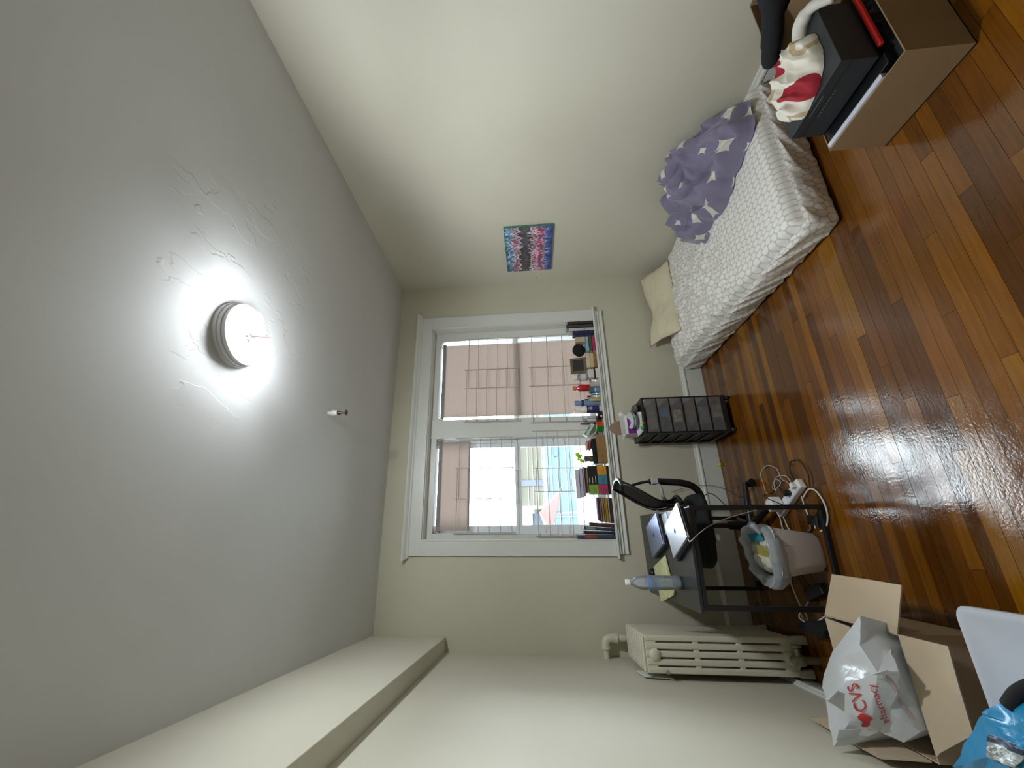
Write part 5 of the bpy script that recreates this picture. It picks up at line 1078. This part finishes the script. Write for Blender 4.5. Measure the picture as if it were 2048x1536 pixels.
q = loft([[(-0.47 + 0.045 * math.cos(w_) * s_, 2.80 + 0.13 * math.sin(w_) * s_, z) for w_ in [2 * PI * i / 20 for i in range(20)]] for z, s_ in ((0.0, 0.95), (0.018, 1.0))]); build(q, 'underside', M_BLACKFAB, t, smooth='auto')
q = loft([[(-0.47 + 0.045 * math.cos(w_) * s_, 2.80 + o_ + 0.13 * math.sin(w_) * s2, z + (0.03 * max(0, math.sin(w_)) if k_ > 1 else 0)) for w_ in [2 * PI * i / 20 for i in range(20)]] for k_, (z, s_, s2, o_) in enumerate(((0.018, 0.98, 0.98, 0), (0.045, 0.92, 0.93, 0), (0.07, 0.7, 0.72, 0.02), (0.078, 0.45, 0.45, 0.045)))]); build(q, 'pouch_body', M_BLACKFAB, t, smooth='auto')
cord([(-0.30, 2.86, 0.01), (-0.36, 2.90, 0.03), (-0.42, 2.88, 0.10), (-0.45, 2.85, 0.06), (-0.40, 2.78, 0.01)], 0.004, M_CORD, 'loose white cord curled beside the long black pouch')
cord([(-0.38, 2.99, 0.01), (-0.42, 2.95, 0.02), (-0.50, 2.93, 0.03), (-0.46, 2.99, 0.02), (-0.40, 3.03, 0.01)], 0.0045, M_CORD, 'frayed pale cord in front of the radiator leg')
cord([(0.37, 3.21, 0.012), (0.30, 3.45, 0.01), (0.36, 3.58, 0.03), (0.42, 3.68, 0.12), (0.41, 3.70, 0.30), (0.37, 3.71, 0.45)], 0.002, M_BCORD, 'thin black cable running up the wall behind the office chair')
cord([(0.14, 3.22, TOP + 0.001), (0.17, 3.15, TOP + 0.002), (0.195, 3.19, TOP - 0.02), (0.17, 3.28, TOP + 0.001), (0.08, 3.40, TOP + 0.001), (-0.05, 3.42, TOP + 0.001)], 0.0018, M_CORD, 'thin pale wire lying across the far desk edge')
q = MB(); q.lathe([(0.004, -0.015), (0.012, -0.010), (0.016, 0.0), (0.012, 0.010), (0.004, 0.015)], (0.597, D - 0.046, 0.017), 14); solo(q, 'earplug_ball', mat('foam_yellow', '#cfc81c', rough=0.7), (0.597, D - 0.046, 0.002), 'small yellow foam ball on the floor against the baseboard', 'ball', smooth=True)

# ================================================================== WINDOW SILL
SZ = 0.946; KF = 0.982
def SX(x): return x * KF
def SH(z): return 1.605 + (z - 1.605) * KF
def book(x0, x1, h, dep, col, label, y0=None, page='#c9c4b4', group=None, tilt=0):
    y0 = D - 0.035 if y0 is None else y0; y1 = min(y0 + dep, D + 0.068); t = thing('book', ((x0 + x1) / 2, (y0 + y1) / 2, SZ), label, 'book', group)
    c_ = 0.0025; m = mat('cover_' + col.strip('#'), col, rough=0.5)
    R = Matrix.Rotation(tilt, 3, 'Y'); cen = ((x0 + x1) / 2, y0, SZ)
    q = MB(); q.box(x0, x0 + c_, y0, y1, SZ, SZ + h, R=R, c=cen); q.box(x1 - c_, x1, y0, y1, SZ, SZ + h, R=R, c=cen); q.box(x0, x1, y0, y0 + c_, SZ, SZ + h, R=R, c=cen); build(q, 'cover', m, t)
    q = MB(); q.box(x0 + c_, x1 - c_, y0 + c_, y1 - 0.004, SZ + 0.003, SZ + h - 0.003, R=R, c=cen); build(q, 'pages', mat('page_edges', page, rough=0.9), t)
    return t, R, cen, y0
def flatbook(x0, x1, y0, y1, z0, z1, col, label, name='book', cat='book', page='#cdc8b8', group=None):
    t = thing(name, ((x0 + x1) / 2, (y0 + y1) / 2, z0), label, cat, group); c_ = min(0.002, (z1 - z0) * 0.2)
    q = MB(); q.box(x0, x1, y0, y1, z0, z0 + c_); q.box(x0, x1, y0, y1, z1 - c_, z1); q.box(x0, x1, y0, y0 + c_, z0, z1); build(q, 'cover', mat('cover_' + col.strip('#'), col, rough=0.5), t)
    q = MB(); q.box(x0 + 0.002, x1 - 0.002, y0 + c_, y1 - 0.002, z0 + c_, z1 - c_); build(q, 'pages', mat('page_edges', page, rough=0.9), t); return t
def cbox(name, x0, x1, y0, y1, z0, z1, m, label, cat='box', **kw):
    t = thing(name, ((x0 + x1) / 2, (y0 + y1) / 2, z0), label, cat); q = MB(); q.box(x0, x1, y0, y1, z0, z1); build(q, 'carton', m, t, bevel=kw.get('bevel', 0.001)); return t
def panel(t, x0, x1, z0, z1, yf, m, nm='label'): q = MB(); q.box(x0, x1, yf - 0.0006, yf, z0, z1); return build(q, nm, m, t)
# right end: upright books
book(2.022, 2.052, 0.255, 0.10, '#3a2723', 'dark brown upright book at the far right end of the sill')
book(1.983, 2.020, 0.268, 0.10, '#3b3a3d', 'tall charcoal upright book beside the dark brown one')
t, *_ = book(1.944, 1.980, 0.240, 0.10, '#b6b5ad', 'pale cream upright book with a small dark emblem on the sill'); panel(t, 1.958, 1.966, SZ + 0.085, SZ + 0.095, D - 0.035, mat('dark_ink', '#26262a'))
book(1.912, 1.942, 0.208, 0.10, '#23245c', 'navy blue upright book next to the cream one')
flatbook(1.725, 1.890, D - 0.03, D + 0.06, SZ, SZ + 0.030, '#a52a58', 'crimson pink book lying lowest in the pile right of the wooden box')
flatbook(1.722, 1.880, D - 0.03, D + 0.06, SZ + 0.031, SZ + 0.060, '#4b4a38', 'dark olive book lying between the pink and pale blue ones')
flatbook(1.728, 1.880, D - 0.028, D + 0.06, SZ + 0.061, SZ + 0.092, '#87aebd', 'pale blue book topmost of the pile right of the wooden box')
cbox('cardboard_packet', 1.830, 1.885, D - 0.02, D + 0.055, SZ + 0.093, SZ + 0.185, M_CARD, 'small brown cardboard packet standing on the pale blue book')
t = thing('black_pouch', (1.755, D + 0.02, SZ + 0.093), 'round black fabric bundle resting on the pale blue book', 'pouch')
q = MB()
for i in range(13):
    for j in range(20):
        w_ = 2 * PI * j / 20; f = PI * (i + 0.3) / 12.6; n_ = 1 + 0.12 * noise.noise(Vector((math.cos(w_) * 2, math.sin(w_) * 2, i * 0.4))); q.v.append((1.755 + 0.066 * math.sin(f) * math.cos(w_) * n_, D + 0.015 + 0.05 * math.sin(f) * math.sin(w_) * n_, SZ + 0.158 - 0.064 * math.cos(f)))
for i in range(12):
    for j in range(20): q.f.append((i * 20 + j, i * 20 + (j + 1) % 20, (i + 1) * 20 + (j + 1) % 20, (i + 1) * 20 + j)); q.mi.append(0)
q.f.append(tuple(range(19, -1, -1))); q.f.append(tuple(12 * 20 + j for j in range(20))); q.mi += [0, 0]
build(q, 'fabric', M_BLACKFAB, t, smooth=True)
# wooden box with three tones and frame
t = thing('wooden_box', (1.625, D + 0.01, SZ), 'small layered wooden box carrying the brown picture frame', 'box')
for z0, z1, cc in ((0, 0.030, '#8a6641'), (0.031, 0.066, '#c9ad82'), (0.067, 0.100, '#cfc2ae')):
    q = MB(); q.box(1.550, 1.700, D - 0.03, D + 0.06, SZ + z0, SZ + z1); build(q, 'layer', mat('wood_layer_' + cc[1:], cc, rough=0.6, var=0.15, vscale=20), t, bevel=0.0015)
t = thing('picture_frame', (1.585, D + 0.0, SZ + 0.101), 'small brown framed dark picture leaning on the layered wooden box', 'picture frame')
R = Matrix.Rotation(-0.12, 3, 'X'); cen = (1.585, D - 0.005, SZ + 0.103)
fx0, fx1, fz0, fz1 = 1.503, 1.666, SZ + 0.103, SZ + 0.255; M_FR = mat('brown_frame', '#6e5c40', rough=0.5, var=0.2, vscale=30)
for (a, b, c0, c1) in ((fx0, fx1, fz0, fz0 + 0.024), (fx0, fx1, fz1 - 0.024, fz1), (fx0, fx0 + 0.024, fz0 + 0.024, fz1 - 0.024), (fx1 - 0.024, fx1, fz0 + 0.024, fz1 - 0.024)):
    q = MB(); q.box(a, b, D - 0.012, D + 0.004, c0, c1, R=R, c=cen); build(q, 'moulding', M_FR, t, bevel=0.002)
q = MB(); q.box(fx0 + 0.02, fx1 - 0.02, D - 0.006, D + 0.002, fz0 + 0.02, fz1 - 0.02, R=R, c=cen); build(q, 'dark_picture', mat('dark_picture', '#24262a', rough=0.25), t)
def bottle(x, y_, z, r, h, m, capm, label, ch_=0.02, cr=None, neck=0.6, name='bottle', cat='bottle', labelm=None, lz=(0.2, 0.7)):
    t = thing(name, (x, y_, z), label, cat); cr = cr or r * 0.75; hb = h - ch_
    q = MB(); q.lathe([(r * 0.9, 0), (r, 0.004), (r, hb * 0.80), (r * 0.92, hb * 0.88), (r * neck, hb * 0.96), (r * neck, hb)], (x, y_, z), 20); build(q, 'body', m, t, smooth='auto')
    q = MB(); q.lathe([(cr, hb), (cr, h - 0.002), (cr * 0.92, h)], (x, y_, z), 18); build(q, 'cap', capm, t, smooth='auto')
    if labelm:
        q = MB(); q.lathe([(r + 0.0006, hb * lz[0]), (r + 0.0006, hb * lz[1])], (x, y_, z), 20); q.f = q.f[:-2]; q.mi = q.mi[:-2]; build(q, 'label', labelm, t, smooth=True)
    return t
M_LBL = mat('white_label', '#cfd2d4', rough=0.5, var=0.2, vscale=90)
cbox('tissue_packet', 1.440, 1.535, D - 0.035, D + 0.03, SZ, SZ + 0.026, mat('white_pack', '#c9c9c5', rough=0.5), 'flat white packet at the bottom of the pile left of the wooden box', 'packet')
flatbook(1.437, 1.538, D - 0.035, D + 0.03, SZ + 0.027, SZ + 0.034, '#2a1c1c', 'thin dark booklet between two white packets on the sill', 'booklet', 'booklet')
cbox('tissue_packet', 1.440, 1.532, D - 0.035, D + 0.03, SZ + 0.035, SZ + 0.098, mat('crumpled_white_pack', '#c4c2bb', rough=0.6, bump=0.5, bscale=30, dist=0.006), 'puffy white packet on the thin dark booklet', 'packet', bevel=0.012)
bottle(1.462, D + 0.002, SZ + 0.099, 0.036, 0.135, mat('smoky_bottle', '#8d9093', rough=0.25, var=0.1), M_WHITEPL, 'short pill bottle with a wide white cap on the puffy white packet', 0.035, 0.030, labelm=M_LBL)
cbox('small_carton', 1.352, 1.400, D - 0.03, D + 0.01, SZ, SZ + 0.085, mat('pinkish_card', '#b3a2a2', rough=0.6), 'pinkish small carton standing under the red bottle', bevel=0.001)
t = cbox('small_carton', 1.292, 1.340, D - 0.04, D + 0.0, SZ, SZ + 0.098, mat('teal_card', '#2b6168', rough=0.5), 'teal and blue small carton left of the pinkish one'); panel(t, 1.294, 1.338, SZ + 0.004, SZ + 0.058, D - 0.040, mat('blue_card', '#5a7fa6', rough=0.5)); panel(t, 1.300, 1.330, SZ + 0.040, SZ + 0.050, D - 0.0407, M_LBL, 'label_strip')
bottle(1.362, D + 0.035, SZ, 0.034, 0.245, mat('red_liquid', '#a81f24', rough=0.15), mat('orange_cap', '#c9643a', rough=0.5), 'red bottle with an orange cap standing behind the small cartons', 0.035, 0.020, 0.5, labelm=None)
q = MB(); q.tube([(1.285, D - 0.01, SZ + 0.155), (1.325, D - 0.01, SZ + 0.182)], 0.007, 10)
bottle(1.262, D + 0.0, SZ, 0.018, 0.12, M_CLEAR, mat('dark_cap', '#2a1f22', rough=0.4), 'small clear bottle with a dark cap left of the teal carton', 0.03, 0.009, 0.5)
bottle(1.243, D + 0.045, SZ, 0.021, 0.14, M_CLEAR, mat('dark_cap', '#2a1f22', rough=0.4), 'clear bottle standing against the blind behind the small vials', 0.03, 0.010, 0.5, labelm=M_LBL, lz=(0.35, 0.8))
bottle(1.222, D - 0.02, SZ, 0.014, 0.10, mat('yellow_vial', '#b5a44c', rough=0.3), mat('yellow_cap', '#c8b95a', rough=0.4), 'slim yellow vial beside the purple pump bottle', 0.02, 0.010)
bottle(1.215, D + 0.055, SZ, 0.030, 0.235, mat('pale_blue_bottle', '#7e95b8', rough=0.25), mat('blue_cap', '#6e8cba', rough=0.3), 'tall pale blue bottle behind the purple pump bottle', 0.045, 0.026, 0.7, labelm=mat('dark_blue_band', '#23355e'), lz=(0.78, 0.92))
q = MB(); q.lathe([(0.013, 0), (0.015, 0.003), (0.015, 0.012), (0.012, 0.014)], (1.245, D - 0.035, SZ), 14); solo(q, 'lip_balm_pot', mat('pale_glass', '#b9c4b0', rough=0.2), (1.245, D - 0.035, SZ), 'tiny pale pot at the sill edge in front of the clear vial', 'pot', smooth='auto')
# purple pump bottle
t = thing('pump_bottle', (1.135, D + 0.0, SZ), 'purple labelled lotion bottle with a white pump on the sill', 'bottle')
q = MB(); q.lathe([(0.030, 0), (0.034, 0.006), (0.035, 0.160), (0.030, 0.180), (0.014, 0.192), (0.012, 0.2)], (1.135, D, SZ), 24); build(q, 'body', mat('lotion_white', '#d9d7cb', rough=0.3), t, smooth='auto')
q = MB(); q.lathe([(0.0357, 0.025), (0.0357, 0.138)], (1.135, D, SZ), 24); q.f = q.f[:-2]; q.mi = q.mi[:-2]; lb_ = build(q, 'label', mat('purple_label', '#31205c', rough=0.4), t, smooth=True)
q = MB(); q.box(1.118, 1.150, D - 0.0372, D - 0.0362, SZ + 0.090, SZ + 0.112); q.box(1.120, 1.148, D - 0.0372, D - 0.0362, SZ + 0.118, SZ + 0.124); build(q, 'label_panel', mat('label_grey', '#9b93ab'), lb_)
q = MB(); q.lathe([(0.016, 0.198), (0.016, 0.216), (0.006, 0.220), (0.006, 0.245), (0.013, 0.248), (0.013, 0.258), (0.004, 0.260)], (1.135, D, SZ), 18); q.tube([(1.135, D, SZ + 0.253), (1.110, D - 0.02, SZ + 0.253), (1.098, D - 0.03, SZ + 0.246)], 0.005, 8); build(q, 'pump', M_WHITEPL, t, smooth='auto')
t = thing('jar', (1.072, D - 0.02, SZ), 'short dark jar with a pale label at the sill edge', 'jar'); q = MB(); q.lathe([(0.036, 0), (0.038, 0.004), (0.038, 0.030), (0.034, 0.033)], (1.075, D - 0.005, SZ), 24); build(q, 'glass', mat('dark_jar', '#2a2226', rough=0.2), t, smooth='auto'); panel(t, 1.048, 1.070, SZ + 0.008, SZ + 0.024, D - 0.0405, M_LBL)
q = MB(); q.lathe([(0.036, 0.033), (0.036, 0.046), (0.033, 0.048)], (1.075, D - 0.005, SZ), 24); build(q, 'lid', M_BLACKPL, t, smooth='auto')
t = thing('cosmetics_tray', (1.055, D + 0.04, SZ), 'maroon edged stand with two white bottles behind the dark jar', 'stand')
q = MB(); q.box(1.010, 1.090, D + 0.034, D + 0.070, SZ, SZ + 0.05); q.box(1.008, 1.014, D + 0.034, D + 0.072, SZ, SZ + 0.20); build(q, 'stand', mat('maroon', '#5a2632', rough=0.5), t, bevel=0.002)
bottle(1.045, D + 0.052, SZ + 0.051, 0.016, 0.125, mat('clear_grey', '#9fa3a3', rough=0.2), mat('grey_cap', '#8d8f90', rough=0.4), 'slim white labelled bottle on the maroon stand, nearer the cube', 0.035, 0.014, labelm=M_LBL, lz=(0.1, 0.9))
bottle(1.074, D + 0.050, SZ + 0.051, 0.0115, 0.10, mat('white_gloss', '#c8c6c2', rough=0.3), M_WHITEPL, 'smaller white bottle on the maroon stand beside the pump bottle', 0.025, 0.009)
# puzzle cube, individually coloured stickers
t = thing('puzzle_cube', (0.968, D - 0.02, SZ), 'twisty colour puzzle cube showing orange and green faces on the sill', 'puzzle cube')
ca = math.radians(31); cr_ = Matrix.Rotation(ca, 3, 'Z'); cc = Vector((0.968, D + 0.000, SZ + 0.0315)); hs_ = 0.031
q = MB(); q.box(cc.x - hs_, cc.x + hs_, cc.y - hs_, cc.y + hs_, cc.z - hs_, cc.z + hs_, R=cr_, c=cc); build(q, 'core', M_BLACKPL, t, bevel=0.002)
def sticker(face, i, j, m):
    s_ = 0.0203; o = hs_ + 0.0006; a = (i - 1) * s_; b = (j - 1) * s_; w_ = 0.0090
    if face == 'x': v = (o, a, b); q = MB().box(o - 0.0006, o + 0.0006, a - w_, a + w_, b - w_, b + w_)
    elif face == 'y': q = MB().box(a - w_, a + w_, -o - 0.0006, -o + 0.0006, b - w_, b + w_)
    elif face == '-x': q = MB().box(-o - 0.0006, -o + 0.0006, a - w_, a + w_, b - w_, b + w_)
    else: q = MB().box(a - w_, a + w_, b - w_, b + w_, o - 0.0006, o + 0.0006)
    q.v = [tuple(cc + cr_ @ Vector(v)) for v in q.v]; build(q, 'sticker', m, t)
mo, mg, my = mat('sticker_orange', '#d2501f', rough=0.3), mat('sticker_green', '#11913a', rough=0.3), mat('sticker_yellow', '#d6d18a', rough=0.3)
for i in range(3):
    for j in range(3): sticker('y', i, j, mo); sticker('-x', i, j, mg); sticker('z', i, j, my)
# leaning tube box on a grey pouch
t = thing('grey_pouch', (0.945, D + 0.05, SZ), 'soft grey pouch behind the puzzle cube holding up the green lettered carton', 'pouch')
q = MB(); q.box(0.895, 1.000, D + 0.040, D + 0.070, SZ, SZ + 0.062); build(q, 'fabric', mat('grey_pouch_cloth', '#7d8681', rough=0.7, bump=0.4, bscale=30, dist=0.004), t, bevel=0.014, seg=3)
q = MB(); q.tube(spl([(0.93, D + 0.04, SZ + 0.055), (0.90, D + 0.02, SZ + 0.075), (0.885, D + 0.03, SZ + 0.10)]), 0.005, 8); build(q, 'strap', mat('grey_green_strap', '#4e5650', rough=0.7), t, smooth=True)
t = thing('ointment_carton', (0.955, D + 0.05, SZ + 0.063), 'white carton with green lettering tilted above the puzzle cube', 'box')
p0, p1 = Vector((1.008, D + 0.036, SZ + 0.086)), Vector((0.893, D + 0.036, SZ + 0.165)); dr = (p1 - p0).normalized(); up_ = Vector((dr.z, 0, -dr.x)); up_ = up_ if up_.z > 0 else -up_; yy = Vector((0, 0.03, 0)); h_ = up_ * 0.038
q = MB(); q.hexa([p0 - h_ / 2, p1 - h_ / 2, p1 - h_ / 2 + yy, p0 - h_ / 2 + yy], [p0 + h_ / 2, p1 + h_ / 2, p1 + h_ / 2 + yy, p0 + h_ / 2 + yy]); build(q, 'carton', mat('white_green_card', '#b9c6be', rough=0.5), t)
o_ = Vector((0, -0.0006, 0)); a_, b_ = p0 + dr * 0.03 + o_, p1 - dr * 0.012 + o_
q = MB(); q.slab([a_ + h_ * 0.05, b_ + h_ * 0.05, b_ + h_ * 0.42, a_ + h_ * 0.42], 0.0006); build(q, 'green_band', mat('green_print', '#2f6b52', rough=0.5), t)
q = MB()
for i in range(5):
    c0 = a_ + dr * (0.006 + i * 0.017) + o_; q.slab([c0 + h_ * 0.12, c0 + dr * 0.009 + h_ * 0.12, c0 + dr * 0.009 + h_ * 0.34, c0 + h_ * 0.34], 0.0004)
build(q, 'pale_lettering', M_LBL, t)
# wooden block, black box, bowl, plant
t = thing('wooden_block', (0.757, D + 0.02, SZ), 'long plain brown wooden box on the sill under the black case', 'box'); q = MB(); q.box(0.632, 0.880, D - 0.035, D + 0.065, SZ, SZ + 0.082); build(q, 'body', mat('brown_wood_box', '#8f6c3d', rough=0.6, var=0.12, vscale=9), t, bevel=0.003); panel(t, 0.684, 0.692, SZ + 0.03, SZ + 0.045, D - 0.0352, mat('dark_knot', '#4a3520'), 'catch')
t = thing('black_case', (0.745, D + 0.02, SZ + 0.083), 'flat black case lying on the brown wooden box', 'case'); q = MB(); q.box(0.628, 0.852, D - 0.028, D + 0.06, SZ + 0.083, SZ + 0.125); build(q, 'case_body', M_BLACKPL, t, bevel=0.003); q = MB(); q.box(0.630, 0.850, D - 0.0285, D - 0.028, SZ + 0.103, SZ + 0.104); build(q, 'lid_seam', mat('grey_seam', '#3a3a3d'), t)
t = thing('clay_bowl', (0.80, D + 0.02, SZ + 0.126), 'pink and peach shallow bowls stacked on the black case', 'bowl')
for i, (cc_, r) in enumerate((('#a4605c', 0.050), ('#c79c88', 0.046))):
    q = MB(); z = SZ + 0.126 + i * 0.022; q.lathe([(r * 0.6, 0), (r * 0.9, 0.008), (r, 0.022), (r * 0.93, 0.022), (r * 0.8, 0.011), (r * 0.3, 0.006)], (0.797, D + 0.015, z), 26); build(q, 'bowl', mat('clay_' + cc_[1:], cc_, rough=0.5), t, smooth='auto')
t = thing('potted_plant', (0.676, D + 0.015, SZ + 0.126), 'small leafy plant in a waisted brown pot on the black case', 'plant')
q = MB(); q.lathe([(0.027, 0), (0.028, 0.004), (0.022, 0.030), (0.023, 0.045), (0.028, 0.066), (0.025, 0.066), (0.020, 0.050)], (0.676, D + 0.015, SZ + 0.126), 22); build(q, 'pot', mat('brown_pot', '#5d4a45', rough=0.4), t, smooth='auto')
M_LEAF = translucent('yellow_green_leaf', '#7c9a3a', tr=0.5, tcol='#b9cc5a'); M_STEM = mat('green_stem', '#7f9a50', rough=0.6)
for k_, (tx, tz, sz) in enumerate(((0.712, 0.118, 0.022), (0.690, 0.108, 0.016), (0.664, 0.092, 0.015), (0.650, 0.078, 0.014), (0.705, 0.092, 0.013), (0.672, 0.115, 0.012))):
    b0 = Vector((0.676, D + 0.015, SZ + 0.185)); tip = Vector((tx, D + 0.01 + 0.012 * (k_ % 3 - 1), SZ + 0.126 + tz)); q = MB(); q.tube(spl([b0, (b0 + tip) / 2 + Vector((0, 0, 0.012)), tip], 4), 0.0012, 5); build(q, 'stem', M_STEM, t)
    q = MB(); n_ = 12; q.add([tip + Vector((0, 0, 0))] + [tip + Vector((sz * math.cos(a), -0.004 - 0.004 * math.cos(2 * a), sz * 0.9 * math.sin(a) + sz * 0.4)) for a in [2 * PI * i / n_ for i in range(n_)]], [(0, i + 1, (i + 1) % n_ + 1) for i in range(n_)]); lf = build(q, 'leaf', M_LEAF, t, smooth=True); lf.modifiers.new('s', 'SOLIDIFY').thickness = 0.0008
# colour block box
t = thing('colour_block_box', (0.485, D + 0.015, SZ), 'black box printed with orange, teal, magenta and green squares on the sill', 'box')
X0c, X1c, Zc0, Zc1 = 0.364, 0.604, SZ + 0.004, SZ + 0.182; q = MB(); q.box(X0c, X1c, D - 0.04, D + 0.065, SZ, Zc1); build(q, 'box_body', mat('box_black', '#1a1713', rough=0.4), t, bevel=0.002)
cw = (X1c - X0c) / 3; zb_ = SZ + 0.022; zm = SZ + 0.101
for (ci, r_, cc_, nm) in ((0, 0, '#a8325e', 'magenta_square'), (1, 0, '#3f7c8e', 'teal_square'), (2, 0, '#d08e2c', 'orange_square'), (0, 1, '#7c9c3a', 'green_square')):
    panel(t, X0c + ci * cw + 0.0012, X0c + (ci + 1) * cw - 0.0012, (zb_ if r_ == 0 else zm + 0.001), (zm - 0.001 if r_ == 0 else Zc1 - 0.001), D - 0.0402, mat(nm, cc_, rough=0.5, var=0.08, vscale=60), nm)
q = MB()
for i in range(3):
    z = zm + 0.016 + i * 0.026; q.box(X0c + cw * 1.12, X0c + cw * (1.88 - 0.1 * i), D - 0.0409, D - 0.0402, z, z + 0.005)
build(q, 'white_lettering', M_LBL, t)
q = MB(); 
for (a, b) in ((0.30, 0.36), (0.5, 0.55)):
    for ci, zz in ((0, zb_), (1, zb_), (2, zb_), (0, zm)): q.box(X0c + cw * (ci + 0.2), X0c + cw * (ci + 0.75 - a * .3), D - 0.0411, D - 0.0404, zz + 0.078 * a, zz + 0.078 * a + 0.003)
build(q, 'dark_lettering', mat('dark_ink2', '#3a2a24'), t)
flatbook(0.375, 0.592, D - 0.035, D + 0.06, Zc1 + 0.001, Zc1 + 0.014, '#8c7a5c', 'tan book lying directly on the colour block box')
flatbook(0.378, 0.590, D - 0.032, D + 0.06, Zc1 + 0.015, Zc1 + 0.026, '#5e2429', 'maroon book lying above the tan one')
flatbook(0.350, 0.600, D - 0.03, D + 0.062, Zc1 + 0.027, Zc1 + 0.043, '#8f8b93', 'grey book lying above the maroon one', page='#dad8e0')
flatbook(0.340, 0.585, D - 0.03, D + 0.062, Zc1 + 0.044, Zc1 + 0.072, '#b5aec6', 'lilac grey book second from the top of the colour box pile', page='#dcd8e6')
flatbook(0.333, 0.575, D - 0.025, D + 0.06, Zc1 + 0.073, Zc1 + 0.108, '#c3bccf', 'pale lilac book topmost of the pile on the colour block box', page='#dcd8e6')
# stack of lying books
zz = SZ
for th, cc_, lb_, dx in ((0.024, '#33262a', 'dark brown purple book at the bottom of the low stack', 0), (0.014, '#9c9680', 'cream grey book second from the bottom of the low stack', 0.003), (0.020, '#b5772c', 'orange book in the middle of the low stack', 0.006), (0.012, '#7e8440', 'olive green book above the orange one in the low stack', 0.004), (0.017, '#857a6a', 'taupe book above the olive one in the low stack', 0.010), (0.016, '#8d5a48', 'reddish brown book above the taupe one in the low stack', 0.012), (0.012, '#4d2e42', 'dark plum book near the top of the low stack', 0.016), (0.012, '#b3a6bd', 'lilac book topmost of the low stack', 0.022)):
    flatbook(0.128 + dx, 0.330 + dx * 0.4, D - 0.04 + dx * 0.5, D + 0.06, zz, zz + th, cc_, lb_); zz += th + 0.0008
# upright books at the left end
book(0.092, 0.118, 0.205, 0.10, '#4a1f2a', 'thin dark red upright book leaning toward the low stack', tilt=0.08)
t, R, cen, y0 = book(0.064, 0.086, 0.252, 0.10, '#28384f', 'navy blue upright book with a pale striped label', tilt=0.07)
q = MB(); q.box(0.066, 0.084, y0 - 0.0006, y0, SZ + 0.160, SZ + 0.238, R=R, c=cen); build(q, 'label', mat('striped_label', '#8d9296', rough=0.5, var=0.5, vscale=120), t)
book(0.040, 0.060, 0.256, 0.10, '#231d24', 'dark upright book between the navy one and the blue red one', tilt=0.03)
t, R, cen, y0 = book(0.007, 0.034, 0.312, 0.10, '#2d3f66', 'tall blue upright book with a red middle at the left end of the sill', tilt=0.0)
q = MB(); q.box(0.009, 0.032, y0 - 0.0006, y0, SZ + 0.150, SZ + 0.250, R=R, c=cen); build(q, 'red_panel', mat('red_panel', '#9c4038', rough=0.5, var=0.3, vscale=50), t)
